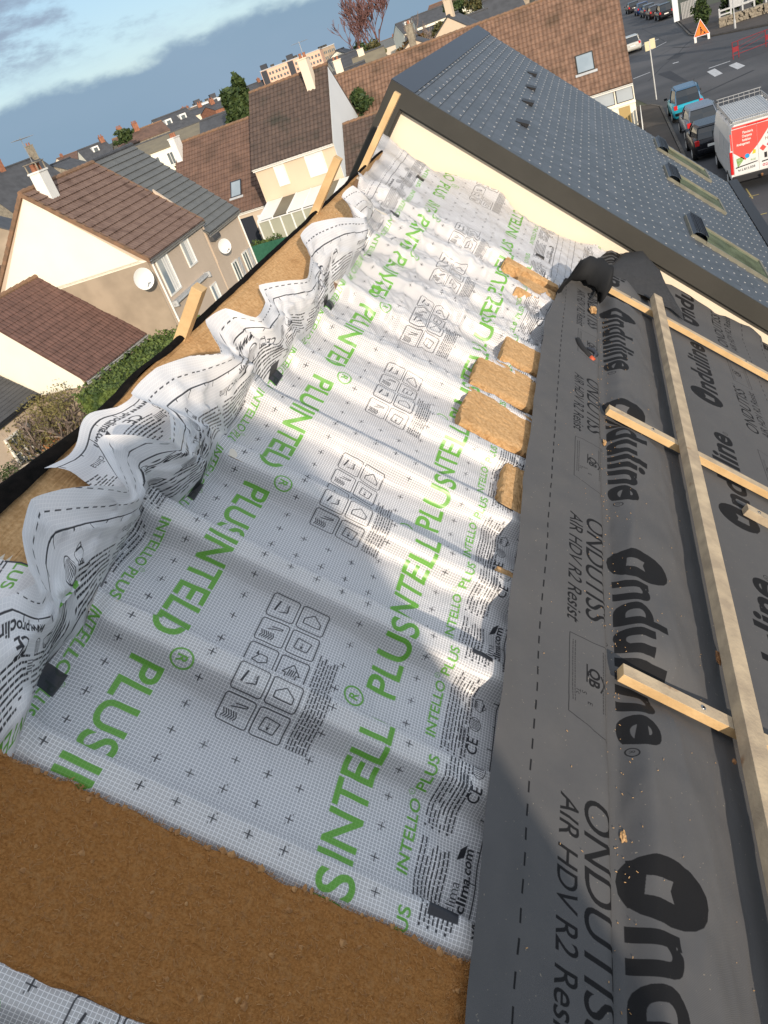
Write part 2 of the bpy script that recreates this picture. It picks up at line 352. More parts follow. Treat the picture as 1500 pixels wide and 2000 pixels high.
    # pictogram panel: two columns of rounded frames, twice per repeat
    def frame(x0, y0, x1, y1):
        r = .010; pts = []
        for cx, cy, a0 in ((x1-r, y1-r, 0), (x0+r, y1-r, 90), (x0+r, y0+r, 180), (x1-r, y0+r, 270)):
            for q in range(4): a = rad(a0+q*30); pts.append((cx+r*math.cos(a), cy+r*math.sin(a)))
        P.path(pts, .0042, 1, True)
    for rep in range(1):
        yb = .44
        for row in range(6):
            for col in range(2):
                if row == 2 and col == 1: continue      # the square code of the photograph is left out
                x0 = MC-.108+col*.110; y0 = yb+row*.110; x1 = x0+.098; y1 = y0+.096
                frame(x0, y0, x1, y1)
                cx, cy = (x0+x1)/2, (y0+y1)/2; k = (row*2+col) % 8
                w = .0042
                if k == 0:
                    for q in range(6): P.line((x0+.012+q*.008, y0+.015), (x0+.020+q*.008, y0+.030), w, 1); P.line((x0+.020+q*.008, y0+.030), (x0+.012+q*.008, y0+.045), w, 1)
                    P.path([(cx-.02, cy+.008), (cx+.028, cy+.020), (cx+.03, cy+.026), (cx-.01, cy+.022)], w, 1)
                elif k == 1:
                    P.path([(cx-.026, cy-.02), (cx+.02, cy-.022), (cx+.028, cy+.018), (cx-.022, cy+.022)], w, 1, True)
                    P.poly([(cx-.008, cy-.006), (cx+.004, cy-.006), (cx-.002, cy-.018)], 1); P.rect(cx-.0035, cy-.006, cx-.0005, cy+.010, 1)
                elif k == 2: P.poly([(cx-.03, cy-.02), (cx-.02, cy+.026), (cx-.014, cy+.024), (cx-.022, cy-.02)], 1); P.text('TAPE', cx+.02, cy-.02, .018, 1, (0, 1)); P.path([(cx-.01, cy-.02), (cx+.02, cy-.01), (cx+.015, cy+.02)], w, 1)
                elif k == 3: P.path([(cx-.03, cy), (cx, cy+.026), (cx+.03, cy), (cx+.03, cy-.022), (cx-.03, cy-.022)], w, 1, True)
                elif k == 4:
                    P.path([(cx-.028, cy+.01), (cx+.026, cy+.014)], w, 1); P.path([(cx-.028, cy-.004), (cx+.024, cy-.002)], w, 1)
                    for sg in (-1, 1): P.poly([(cx+sg*.015-.006, cy+sg*.004), (cx+sg*.015+.006, cy+sg*.004), (cx+sg*.015, cy+sg*.016)], 1)
                elif k == 5:
                    P.text('i', cx+.012, cy-.004, .045, 1, (0, 1), offset=.001)
                    P.path([(cx-.03, cy-.024), (cx+.028, cy-.02), (cx+.03, cy+.02), (cx-.026, cy+.024)], w, 1, True)
                    P.poly([(cx-.024, cy-.02), (cx-.016, cy-.02), (cx-.014, cy+.016), (cx-.022, cy+.018)], 1)
                elif k == 6:
                    P.path([(cx-.025, cy-.015), (cx, cy-.02), (cx+.025, cy-.008), (cx+.02, cy+.012), (cx-.005, cy+.014)], w, 1, True); P.poly([(cx-.02, cy+.008), (cx-.008, cy+.008), (cx-.014, cy+.026)], 1)
                else:
                    P.path([(cx-.03, cy-.012), (cx, cy+.026), (cx+.03, cy-.012), (cx+.018, cy-.012), (cx+.018, cy-.028), (cx-.018, cy-.028), (cx-.018, cy-.012)], w, 1, True)
                    for q in range(4): P.line((cx-.012+q*.007, cy-.02), (cx-.008+q*.007, cy+.006), w, 1)
        for q in range(7):
            u = yb
            while u < yb+.46:
                w = rnd.uniform(.010, .03); P.rect(MC+.122+q*.0105-.0022, u, MC+.122+q*.0105+.0022, u+w, 1, 1); u += w+.003
    g, b = P.a
    # soften by a 3x3 mean
    def soft(a): 
        p = np.pad(a, 1, mode='wrap'); return (p[:-2, 1:-1]+p[2:, 1:-1]+p[1:-1, :-2]+p[1:-1, 2:]+2*a)/6
    rgba = np.ones((P.ny, P.nx, 4), np.float32); rgba[..., 0] = soft(g); rgba[..., 1] = soft(b); rgba[..., 2] = 0
    return P.image('membrane_print', rgba)
# ---- roofing underlay print: x = s - 0.86 (0..2.06), y along, one repeat 1.55 m
UW, UP = 2.06, 1.55; UC = UW/2
up_ = Print(UW, UP, 0.001, 1)
def underlay_print():
    P = up_
    for sgn in (-1, 1):
        xd = (0, sgn)                      # left half reads towards -y, right half towards +y
        def X(d): return UC+sgn*d
        # left half letters have their tops towards the centre line
        y0 = 1.53 if sgn < 0 else 0.80
        XO = lambda d: X(d+(.095 if sgn < 0 else -.07))
        P.text('O', XO(.485), y0, .36, 0, xd, offset=.012, length=.215)
        P.poly([(XO(.47), y0+sgn*.03), (XO(.29), y0+sgn*.02), (XO(.255), y0+sgn*.10), (XO(.30), y0+sgn*.19), (XO(.47), y0+sgn*.18)], 0)
        P.text('nduline', XO(.470), y0+sgn*.235, .275, 0, xd, offset=.0085, spacing=1.02, length=.90)
        P.poly([(XO(.425), y0+sgn*.075), (XO(.345), y0+sgn*.072), (XO(.355), y0+sgn*.105), (XO(.345), y0+sgn*.14), (XO(.43), y0+sgn*.135)], 0, 0.0)
        c = (XO(.44), y0+sgn*1.17)
        for k in range(16):
            a, b = 2*math.pi*k/16, 2*math.pi*(k+1)/16
            P.line((c[0]+.018*math.cos(a), c[1]+.018*math.sin(a)), (c[0]+.018*math.cos(b), c[1]+.018*math.sin(b)), .004, 0)
        P.text('R', c[0]-sgn*-.008, c[1]-sgn*.007, .022, 0, xd)
        y1 = y0-sgn*.10
        P.text('ONDUTISS', X(.728 if sgn < 0 else .700), y1, .145, 0, xd, shear=.22, length=.72, offset=.0008)
        P.text('AIR HDV R2 Resist', X(.815 if sgn < 0 else .800), y1+sgn*.02, .095, 0, xd, shear=.22, length=.75, offset=.0006)
        c = (X(.610), y1+sgn*.75)
        for k in range(12):
            a, b = 2*math.pi*k/12, 2*math.pi*(k+1)/12
            P.line((c[0]+.010*math.cos(a), c[1]+.010*math.sin(a)), (c[0]+.010*math.cos(b), c[1]+.010*math.sin(b)), .0025, 0)
        # approval box
        a0, a1 = y1+sgn*.84, y1+sgn*1.24
        P.path([(X(.80), a0), (X(.80), a1), (X(.63), a1+sgn*.05), (X(.63), a0-sgn*.0)], .003, 0, True)
        P.text('QB', X(.715), a0+sgn*.14, .065, 0, xd, offset=.002); P.line((X(.725), a0+sgn*.13), (X(.725), a0+sgn*.22), .006, 0)
        P.path([(X(.665), a0+sgn*.16), (X(.65), a0+sgn*.20), (X(.665), a0+sgn*.24)], .006, 0)
        P.text('S', X(.745), a0+sgn*.27, .03, 0, xd); P.text('Tc', X(.77), a0+sgn*.27, .03, 0, xd); P.text('E', X(.72), a0+sgn*.31, .03, 0, xd)
        r = random.Random(5)
        for d in (.645, .655, .775, .785):
            u = 0
            while u < .30:
                w = r.uniform(.006, .02); q0, q1 = sorted((a0+sgn*(.03+u), a0+sgn*(.03+u+w))); P.rect(X(d)-.0015, q0, X(d)+.0015, q1, 0, .7); u += w+.003
        for k in range(19): P.rect(X(.925)-.0028, k*UP/19, X(.925)+.0028, k*UP/19+.042, 0)
    a = P.a[0]; p = np.pad(a, 1, mode='wrap'); a = (p[:-2, 1:-1]+p[2:, 1:-1]+p[1:-1, :-2]+p[1:-1, 2:]+2*a)/6
    rgba = np.ones((P.ny, P.nx, 4), np.float32); rgba[..., 0] = a; rgba[..., 1] = 0; rgba[..., 2] = 0
    return P.image('underlay_print', rgba)
def node_helpers(nt):
    N = nt.nodes.new; L = nt.links.new
    def mth(op, a, b=None):
        n = N('ShaderNodeMath'); n.operation = op
        for i, v in enumerate((a, b)):
            if v is None: continue
            if isinstance(v, (int, float)): n.inputs[i].default_value = v
            else: L(v, n.inputs[i])
        return n.outputs[0]
    def mix(f, a, b):
        n = N('ShaderNodeMix'); n.data_type = 'RGBA'
        for i, v in ((0, f), (6, a), (7, b)):
            if isinstance(v, (int, float, tuple)): n.inputs[i].default_value = v
            else: L(v, n.inputs[i])
        return n.outputs[2]
    return N, L, mth, mix
IMG = membrane_print()
def membrane_mat(name='vapour_membrane', cell=(0.69, 0.695, 0.725, 1), op_=0.34):
    m, nt, p = new_mat(name); N, L, mth, mix = node_helpers(nt)
    uv = N('ShaderNodeUVMap'); uv.uv_map = 'UVMap'; sep = N('ShaderNodeSeparateXYZ'); L(uv.outputs[0], sep.inputs[0])
    im = N('ShaderNodeTexImage'); im.image = IMG; im.interpolation = 'Linear'; im.extension = 'REPEAT'; L(uv.outputs[0], im.inputs[0])
    s2 = N('ShaderNodeSeparateColor'); L(im.outputs[0], s2.inputs[0])
    # reinforcing scrim: pale threads every 9 mm
    def thread(o, n, w):
        f = mth('FRACT', mth('MULTIPLY', o, n)); return mth('LESS_THAN', mth('ABSOLUTE', mth('SUBTRACT', f, 0.5)), w)
    g = mth('MAXIMUM', thread(sep.outputs['X'], MW/0.0105, 0.085), thread(sep.outputs['Y'], MP/0.0105, 0.085))
    base = mix(g, cell, (0.88, 0.88, 0.89, 1))
    c = mix(mth('MULTIPLY', s2.outputs[0], 0.95), base, mix(g, (0.10, 0.37, 0.006, 1), (0.17, 0.45, 0.05, 1)))
    c = mix(mth('MULTIPLY', s2.outputs[1], 0.97), c, (0.010, 0.010, 0.016, 1))
    L(c, p.inputs['Base Color']); p.inputs['Roughness'].default_value = 0.32; p.inputs['Specular IOR Level'].default_value = 0.45
    tr = N('ShaderNodeBsdfTranslucent'); L(c, tr.inputs[0])
    mx = N('ShaderNodeMixShader'); mx.inputs[0].default_value = 0.18; L(p.outputs[0], mx.inputs[1]); L(tr.outputs[0], mx.inputs[2])
    tp = N('ShaderNodeBsdfTransparent'); mx2 = N('ShaderNodeMixShader')
    op = mth('MULTIPLY', mth('SUBTRACT', 1.0, g), op_); op = mth('MULTIPLY', op, mth('SUBTRACT', 1.0, mth('MAXIMUM', s2.outputs[0], s2.outputs[1])))
    L(op, mx2.inputs[0]); L(mx.outputs[0], mx2.inputs[1]); L(tp.outputs[0], mx2.inputs[2])
    out = nt.nodes['Material Output']; L(mx2.outputs[0], out.inputs[0])
    b = N('ShaderNodeBump'); b.inputs['Strength'].default_value = 0.25; b.inputs['Distance'].default_value = 0.002; L(g, b.inputs['Height'])
    n2 = N('ShaderNodeTexNoise'); tc = N('ShaderNodeTexCoord'); L(tc.outputs['Object'], n2.inputs['Vector']); n2.noise_type = 'RIDGED_MULTIFRACTAL'; n2.inputs['Scale'].default_value = 4.5; n2.inputs['Detail'].default_value = 3
    b2 = N('ShaderNodeBump'); b2.inputs['Strength'].default_value = 0.45; b2.inputs['Distance'].default_value = 0.006; L(n2.outputs[0], b2.inputs['Height']); L(b.outputs[0], b2.inputs['Normal']); L(b2.outputs[0], p.inputs['Normal'])
    return m
def underlay_mat():
    m, nt, p = new_mat('roofing_underlay'); N, L, mth, mix = node_helpers(nt)
    uv = N('ShaderNodeUVMap'); uv.uv_map = 'UVMap'
    im = N('ShaderNodeTexImage'); im.image = underlay_print(); im.extension = 'REPEAT'; L(uv.outputs[0], im.inputs[0])
    s2 = N('ShaderNodeSeparateColor'); L(im.outputs[0], s2.inputs[0])
    tc = N('ShaderNodeTexCoord')
    n = N('ShaderNodeTexNoise'); L(tc.outputs['Object'], n.inputs['Vector']); n.inputs['Scale'].default_value = 3.5; n.inputs['Detail'].default_value = 8; n.inputs['Roughness'].default_value = 0.7
    base = mix(n.outputs[0], (0.080, 0.081, 0.086, 1), (0.118, 0.115, 0.113, 1))
    # pale dust and sawdust specks
    sp = N('ShaderNodeTexNoise'); L(tc.outputs['Object'], sp.inputs['Vector']); sp.inputs['Scale'].default_value = 90; sp.inputs['Detail'].default_value = 2
    dm = N('ShaderNodeMapRange'); L(sp.outputs[0], dm.inputs[0]); dm.inputs[1].default_value = 0.72; dm.inputs[2].default_value = 0.76
    base = mix(mth('MULTIPLY', dm.outputs[0], 0.45), base, (0.42, 0.36, 0.27, 1))
    c = mix(mth('MULTIPLY', s2.outputs[0], 0.93), base, (0.008, 0.008, 0.009, 1))
    geo = N('ShaderNodeNewGeometry'); c = mix(geo.outputs['Backfacing'], c, (0.020, 0.021, 0.023, 1))      # the cloth is black behind
    L(c, p.inputs['Base Color']); p.inputs['Roughness'].default_value = 0.70; p.inputs['Specular IOR Level'].default_value = 0.12
    # diagonal weave
    wv = N('ShaderNodeTexWave'); L(tc.outputs['Object'], wv.inputs['Vector']); wv.bands_direction = 'DIAGONAL'; wv.inputs['Scale'].default_value = 140; wv.inputs['Distortion'].default_value = 0.5
    b = N('ShaderNodeBump'); b.inputs['Strength'].default_value = 0.20; b.inputs['Distance'].default_value = 0.0015; L(wv.outputs[0], b.inputs['Height'])
    n2 = N('ShaderNodeTexNoise'); L(tc.outputs['Object'], n2.inputs['Vector']); n2.noise_type = 'RIDGED_MULTIFRACTAL'; n2.inputs['Scale'].default_value = 3.2; n2.inputs['Detail'].default_value = 3
    b2 = N('ShaderNodeBump'); b2.inputs['Strength'].default_value = 0.45; b2.inputs['Distance'].default_value = 0.010; L(n2.outputs[0], b2.inputs['Height']); L(b.outputs[0], b2.inputs['Normal']); L(b2.outputs[0], p.inputs['Normal'])
    return m
M['membrane'] = membrane_mat(); M['membrane_edge'] = membrane_mat('membrane_edge', (0.81, 0.815, 0.835, 1), 0.05); M['underlay'] = underlay_mat()
def set_uv(o, uvs):
    """uvs: per-vertex (u,v)"""
    me = o.data; ul = me.uv_layers.new(name='UVMap'); li = np.zeros(len(me.loops), np.int32); me.loops.foreach_get('vertex_index', li)
    ul.data.foreach_set('uv', np.asarray(uvs, np.float32)[li].ravel())

# ------------------------------------------------------------------ our roof
def build_own_house():
    root = empty('roof_under_work', (0, 3, 0), label='steep roof being re-covered, bare rafters below the white membrane', cat='house')
    T = lambda p: (p.x, p.y-3, p.z)
    Y0, Y1 = -2.6, 7.66
    m = MB(); zr = W(0, -.90, -.22).z; xr = W(0, -.90, -.22).x; xe = W(0, 4.6, -.22).x; ze = W(0, 4.6, -.22).z; xb = xr-(xe-xr)*.82
    m.prism([(xe, Y0-3, 0), (xe, Y0-3, ze), (xr, Y0-3, zr), (xb, Y0-3, ze), (xb, Y0-3, 0)], (0, Y1-Y0, 0)); m.build('wall', M['cream'], root)
    m = MB(); m.box((-.80, Y0, -.20), (4.8, Y1, -.165), T=lambda s, y, h: T(W(y, s, h))); m.build('inner_board', M['deck'], root)
    # back slope
    m = MB(); d = Vector((-.7071, 0, -.7071)); n = Vector((-.7071, 0, .7071)); r0 = Vector((W(0, -.87, 0).x, 0, W(0, -.87, 0).z))
    def B(t, y, h): p = r0+d*t+n*h; return (p.x, y-3, p.z)
    m.box((0.16, Y0, -.14), (5.2, Y1, -.03), T=B); m.build('back_slope', M['felt'], root)
    # rafters of the front slope
    for k in range(-3, 12):
        yc = 1.055+.475*k
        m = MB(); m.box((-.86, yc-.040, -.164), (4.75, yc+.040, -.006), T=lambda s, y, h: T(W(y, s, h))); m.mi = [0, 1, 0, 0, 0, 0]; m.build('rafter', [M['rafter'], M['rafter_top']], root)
    return root
build_own_house()
RAF = [1.055+.475*k for k in range(-3, 12)]
def hill(y):
    """draped height between rafters: 0 on a rafter, -1 in the bay"""
    best = -1.0
    for yc in RAF:
        t = y-yc
        if t <= 0: v = -ss(.038, .092, -t)
        else: v = -ss(.040, .090, t)
        best = max(best, v)
    return best
def mem_h(y, s):
    d = 0.105*(0.82+0.40*fbm(y*1.1, s*1.3, 5.0, 3))
    far = ss(6.25, 6.55, y)
    v = hill(y)
    if far > 0:
        v = v*(1-far)+far*(-1.0+ss(6.5, 7.64, y)*0.95)
    h = v*d
    w = ss(3.2, 5.2, y)
    h += 0.008*fbm(y*5.0+s*1.5, s*2.2, 1.0, 3)*(0.5+.7*w)*(1-.6*far)
    r = 1-abs(fbm(y*3.4+s*2.6, s*2.4-y*1.2, 8.0, 3)); h += 0.030*(r**9)*w*(1-far*.6)
    r2 = 1-abs(fbm(y*7.4-s*3.6, s*5.4+y*2.2, 3.0, 3)); h += 0.008*(r2**6)*(.35+.65*w)
    # sideways ripples where the bays end under the grey sheet
    h += 0.010*math.sin((y*1.0+s*.55)*34)*ss(.52, .80, s)*(1-w*.6)*ss(.4, 1, y)*(.5+fbm(y*2, s, 3.0, 2))
    if v > -.03: h = max(h, -.001)
    h += 0.012*ss(-.2, -.46, s)*math.sin(y*21+s*8)
    return h
ys = np.concatenate([np.arange(-1.2, 0.5, .04), np.arange(0.5, 6.6, .0115), np.arange(6.6, 7.642, .03), [7.642]])
ARC = [0.0]
for i in range(1, len(ys)):
    a = np.mean([mem_h(ys[i], s)-mem_h(ys[i-1], s) for s in (0.0, .1)]); ARC.append(ARC[-1]+math.hypot(ys[i]-ys[i-1], hill(ys[i])*.100-hill(ys[i-1])*.100))
ARC = np.array(ARC)
i0 = int(np.argmin(abs(ys-1.02))); i2 = int(np.argmin(abs(ys-(1.02+.95)))); BAYARC = ARC[i2]-ARC[i0]
ARC = ARC-ARC[i0]
def U(y): return float(np.interp(y, ys, ARC))
SMID = 0.115; SCL = MP/BAYARC        # print repeat = two bays of cloth
def mem_uv(y, s, extra=0.0): return (max(.004, (s-SMID+MC)/MW), (U(y)*SCL)/MP)
FLAP = [((0.893,-0.397),(1.158,-0.648,0.2)),((1.022,-0.388),(1.267,-0.585,0.2)),((1.295,-0.476),(1.32,-0.551,0.22)),((1.393,-0.465),(1.372,-0.596,0.2)),((1.423,-0.45),(1.472,-0.677,0.2)),((1.45,-0.442),(1.594,-0.728,0.2)),((1.579,-0.471),(1.662,-0.678,0.22)),((1.738,-0.495),(1.74,-0.608,0.22)),((1.917,-0.52),(1.808,-0.55,0.2)),
((2.011,-0.536),(1.885,-0.613,0.16)),((2.069,-0.532),(1.95,-0.713,0.18)),((2.111,-0.493),(2.007,-0.717,0.18)),((2.129,-0.451),(2.049,-0.639,0.2)),((2.273,-0.423),(2.1,-0.537,0.2)),((2.377,-0.431),(2.272,-0.612,0.18)),((2.445,-0.442),(2.27,-0.686,0.18)),((2.527,-0.454),(2.273,-0.758,0.18)),((2.657,-0.461),(2.455,-0.754,0.2)),((2.823,-0.479),(2.628,-0.696,0.2)),((2.966,-0.485),(2.75,-0.615,0.2)),
((3.042,-0.488),(2.911,-0.704,0.16)),((3.09,-0.468),(2.965,-0.764,0.18)),((3.19,-0.452),(3.097,-0.733,0.2)),((3.349,-0.44),(3.149,-0.605,0.2)),((3.411,-0.439),(3.402,-0.633,0.16)),((3.473,-0.44),(3.482,-0.709,0.18)),((3.584,-0.428),(3.626,-0.617,0.2)),((3.754,-0.429),(3.762,-0.548,0.2)),((3.886,-0.44),(4.12,-0.628,0.16)),((4.031,-0.447),(4.262,-0.74,0.18)),((4.264,-0.457),(4.447,-0.74,0.2)),((4.458,-0.446),(4.673,-0.642,0.22)),((4.737,-0.453),(4.973,-0.519,0.2)),((5.043,-0.497),(5.089,-0.723,0.2)),((5.345,-0.529),(5.245,-0.705,0.25)),((5.715,-0.581),(5.319,-0.583,0.2))]
FLAP = [((0.2, -.40), (0.45, -.66, .2)), ((0.6, -.40), (0.85, -.63, .2))]+FLAP
FB = np.array([b for b, o in FLAP]); FO = np.array([o for b, o in FLAP])
def crease(y):
    if y > 5.715: return float(np.interp(y, [5.715, 6.3, 7.0, 7.64], [-.581, -.85, -.90, -1.02]))
    return float(np.interp(y, FB[:, 0], FB[:, 1]))
def build_membrane():
    root = None
    m = MB(); rows = []; uvs = []
    nS = 118
    for y in ys:
        s0 = crease(y); s1 = 1.02 if y < 5.9 else 1.02+.36*ss(5.9, 7.4, y)
        r = []
        for j in range(nS):
            s = s0+(s1-s0)*j/(nS-1); h = mem_h(y, s)+.003
            if y > 7.5: h += (0.05*math.sin(s*5+1)+.03*fbm(s*3, 1, 0))*ss(7.5, 7.64, y)
            e = ss(.06, 0, s-s0)
            r.append(W(y, s, h+e*.02)); uvs.append(mem_uv(y, s))
        rows.append(r)
    m.grid(rows, flip=True)
    o = m.build('vapour_membrane', M['membrane'], smooth=True); set_uv(o, uvs)
    tag(o, 'translucent white membrane with green and black print draped over the rafters', 'membrane')
    # the loose edge, standing up in folds
    from itertools import accumulate
    def cat(P, n):
        """Catmull-Rom resample, n per span"""
        P = [np.array(p, float) for p in P]; out = []
        for i in range(len(P)-1):
            p0, p1, p2, p3 = P[max(i-1, 0)], P[i], P[i+1], P[min(i+2, len(P)-1)]
            for k in range(n):
                t = k/n; out.append(.5*.5*((2*p1)+(-p0+p2)*t+(2*p0-5*p1+4*p2-p3)*t*t+(-p0+3*p1-3*p2+p3)*t**3)+.5*(p1*(1-t)+p2*t))
        out.append(P[-1]); return out
    B = cat([(b[0], b[1], mem_h(b[0], b[1])+.02) for b in FB], 6); O = cat(FO, 6)
    la = [0.0]
    for i in range(1, len(O)): la.append(la[-1]+float(np.linalg.norm(O[i]-O[i-1])))
    kk = (U(B[-1][0])-U(B[0][0]))/la[-1]; u0 = U(B[0][0])
    m = MB(); rows = []; uvs = []; nW = 20
    for i, (b, q) in enumerate(zip(B, O)):
        r = []; 
        for j in range(nW+1):
            t = j/nW; p = b*(1-t)+q*t
            bulge = math.sin(t*math.pi)
            p = p+np.array([0.0, .022*bulge, .020*bulge])
            nz = fbm(p[0]*4, p[1]*5, t*1.5, 2)
            rg = (1-abs(fbm(p[0]*4.5+t*1.2, t*2.6-p[0]*1.5, 6.0, 3)))**7; p = p+np.array([.006*nz*bulge, .006*nz*t+.020*rg*bulge, .003*nz+.026*rg*bulge])
            r.append(W(*p))
            uu = (u0+la[i]*1.0)*t+U(b[0])*(1-t)
            uvs.append(((b[1]-SMID+MC-t*.30)/MW, uu*SCL/MP))
        rows.append(r)
    m.grid(rows)
    f = m.build('loose_edge', M['membrane_edge'], smooth=True); set_uv(f, uvs); f.parent = o
    # the tail of the sheet lying on the insulation behind the folds
    m = MB(); rows = []; uvs = []
    for i in range(26):
        t = i/25; r = []
        y = 1.90+.62*t; sa = -.845+.03*math.sin(t*9); sb = -.56
        for j in range(16):
            q = j/15; s = sa+(sb-sa)*q; h = .030+.012*math.sin(q*9+t*5)+.02*q+.008*fbm(y*7, s*7, 2, 3)
            r.append(W(y+.03*math.sin(q*4)*(1-t), s, h)); uvs.append(((.03+q*.16), y*SCL/MP))
        rows.append(r)
    m.grid(rows, flip=True); f = m.build('edge_strip', M['membrane_edge'], smooth=True); set_uv(f, uvs); f.parent = o
    m = MB(); rows = []; uvs = []
    for i in range(20):
        t = i/19; r = []; y = 1.10+.40*t; sa = -.72-.06*t; sb = -.50
        for j in range(12):
            q = j/11; s = sa+(sb-sa)*q; h = .025+.010*math.sin(q*12+t*3)+.05*q
            r.append(W(y, s, h)); uvs.append(((.12+q*.16), y*SCL/MP))
        rows.append(r)
    m.grid(rows, flip=True); f = m.build('edge_strip', M['membrane_edge'], smooth=True); set_uv(f, uvs); f.parent = o
build_membrane()

# wood fibre insulation
def slab(name, outline, h0, h1, matl, label, group=None, seed=0, ragged=.006, n=26, cat='insulation', m2=None):
    """outline(t,q)->(y,s) over the unit square; rough top and broken edges"""
    m = MB(); rows = []
    nt_ = n; nq = max(8, int(n*1.2))
    top = []
    for i in range(nt_+1):
        r = []
        for j in range(nq+1):
            t, q = i/nt_, j/nq; y, s = outline(t, q)
            edge = min(t, 1-t, q, 1-q) < 1e-6
            if edge:
                y += ragged*fbm(y*60+seed, s*60, 1, 3)*1.6; s += ragged*fbm(y*60, s*60+seed, 7, 3)*1.6
            h = h1+.0022*fbm(y*26, s*26, seed, 4)-(.006 if edge else 0)+.002*random.uniform(-1, 1)
            r.append((y, s, h))
        top.append(r)
    m.grid([[W(*p) for p in r] for r in top], flip=True)
    ring = [top[0][j] for j in range(nq)]+[top[i][nq] for i in range(nt_)]+[top[nt_][j] for j in range(nq, 0, -1)]+[top[i][0] for i in range(nt_, 0, -1)]
    L = 5; R = []
    for l in range(L+1):
        rr = []
        for (y, s, h) in ring+[ring[0]]:
            k = l/L; rr.append(W(y+ragged*.8*fbm(y*50, s*50, l*3.3+seed, 2)*(k > 0), s, h+(h0-h)*k))
        R.append(rr)
    m.grid(R, flip=False)
    o = m.build(name, matl, smooth=False); tag(o, label, cat, group); return o
def bay_outline(y0, y1, s0, s1, sl0=0.0, sl1=0.0):
    def f(t, q):
        s = s0+(s1-s0)*q; a = y0+sl0*q; b = y1+sl1*q; return a+(b-a)*t, s
    return f
def front_edge(t, q):
    s = -1.0+(1.90)*q
    y1 = .992+.012*fbm(s*7, 2, 0, 4)+.006*fbm(s*40, 5, 0, 3); y0 = .600+.006*fbm(s*5, 9, 0, 3)
    return y0+(y1-y0)*t, s
G_INS = 'wood fibre insulation pieces on the roof'
fb = slab('fibre_board', front_edge, -.10, .012, M['fibre'], 'large brown wood fibre panel filling the nearest rafter bay', seed=1, ragged=.004, n=60)
def fibres(parent, f, n, h0, seed, size=(.004, .016)):
    """loose strands and tufts on a fibre board"""
    rr = random.Random(seed); m = MB()
    for k in range(n):
        edge = rr.random() < .22
        y, s = f(1.0+rr.gauss(0, .006) if edge else rr.random(), rr.random()); h = h0+rr.uniform(0, .004)-(rr.uniform(0, .02) if edge else 0)
        a = rr.uniform(0, 6.28); l = rr.uniform(*size); w = .0005+.0004*rr.random(); c, s_ = math.cos(a), math.sin(a); b = rr.gauss(0, .25); P = []
        for q in range(4):
            t = q/3; dy = l*t*c-b*l*math.sin(t*3)*s_; ds = l*t*s_+b*l*math.sin(t*3)*c; P.append((y+dy, s+ds, h+.004*math.sin(t*3.1)*rr.random()))
        vs = []
        for (yy, s2, hh) in P: vs += [W(yy-w*s_, s2+w*c, hh), W(yy+w*s_, s2-w*c, hh+.0004)]
        m.add(vs, [(0, 1, 3, 2), (2, 3, 5, 4), (4, 5, 7, 6)])
    for k in range(n//22):
        y, s = f(1.0-abs(rr.gauss(0, .006)) if k % 2 else rr.random(), rr.random()); r_ = rr.uniform(.003, .009); p = W(y, s, h0+.001); e1 = (W(0, 1, 0)-W(0, 0, 0)); e2 = Vector((0, 1, 0)); e3 = W(0, 0, 1)-W(0, 0, 0); ring = []
        for q in range(7): a = q*.9; ring.append(p+e1*math.cos(a)*r_*rr.uniform(.6, 1.3)+e2*math.sin(a)*r_*rr.uniform(.6, 1.6))
        m.add(ring+[p+e3*r_*rr.uniform(.4, .8)], [(q, (q+1) % 7, 7) for q in range(7)])
    tag(m.build('loose_fibres', M['strand'], parent), kind='stuff')
M['strand'] = mat('fibre_strand', (0.46, 0.25, 0.10), (0.30, 0.14, 0.05), 0.9, 60)
fibres(fb, front_edge, 3400, .012, 5)
def ridge_strip(t, q):
    y = .9+6.1*q; s0 = -.868+.004*fbm(y*3, 1, 0); s1 = -.40; return (y, s0+(s1-s0)*t)
def ridge_outline(t, q):
    y = .7+6.6*q; s1 = min(crease(y)-.11, -.58) if y > 1.05 else -.42; s1 = max(s1, -.84); return y, -.868+(s1+.868)*(1-t)
slab('ridge_insulation', ridge_outline, -.10, -.004, M['fibre_l'], 'long tan wood fibre strip along the ridge behind the folded membrane edge', seed=2, ragged=.004, n=40)
batts = [(2.96, 3.38, .745, .90, .0, .0, -.004, 'dark tan wood fibre block with cut end, nearest of the blocks by the grey sheet'),
 (3.52, 3.92, .455, .90, .02, .0, .006, 'wide tan wood fibre batt between white folds, largest of the pieces by the grey sheet'),
 (3.98, 4.40, .462, .90, .05, .02, .004, 'second wide wood fibre batt, just beyond the largest one'),
 (4.50, 4.83, .605, .90, -.01, .0, .002, 'short square wood fibre batt with torn left end'),
 (5.72, 6.02, .60, .92, .06, .03, .0, 'small far wood fibre batt half under the curled grey sheet'),
 (6.10, 6.24, .47, .93, .02, -.04, .01, 'thin ragged strip of wood fibre farthest up the roof')]
for k, (a, b, s0, s1, d0, d1, h, lab) in enumerate(batts):
    slab('insulation_batt', bay_outline(a, b, s0, s1, d0, d1), -.085, h+.002, M['fibre_l'], lab, G_INS, seed=10+k, ragged=.010, n=16)
slab('insulation_batt', bay_outline(2.46, 2.60, .79, .90), -.085, -.02, M['fibre_l'], 'sliver of wood fibre peeping out beside the grey sheet below the blocks', G_INS, seed=30, ragged=.008, n=8)

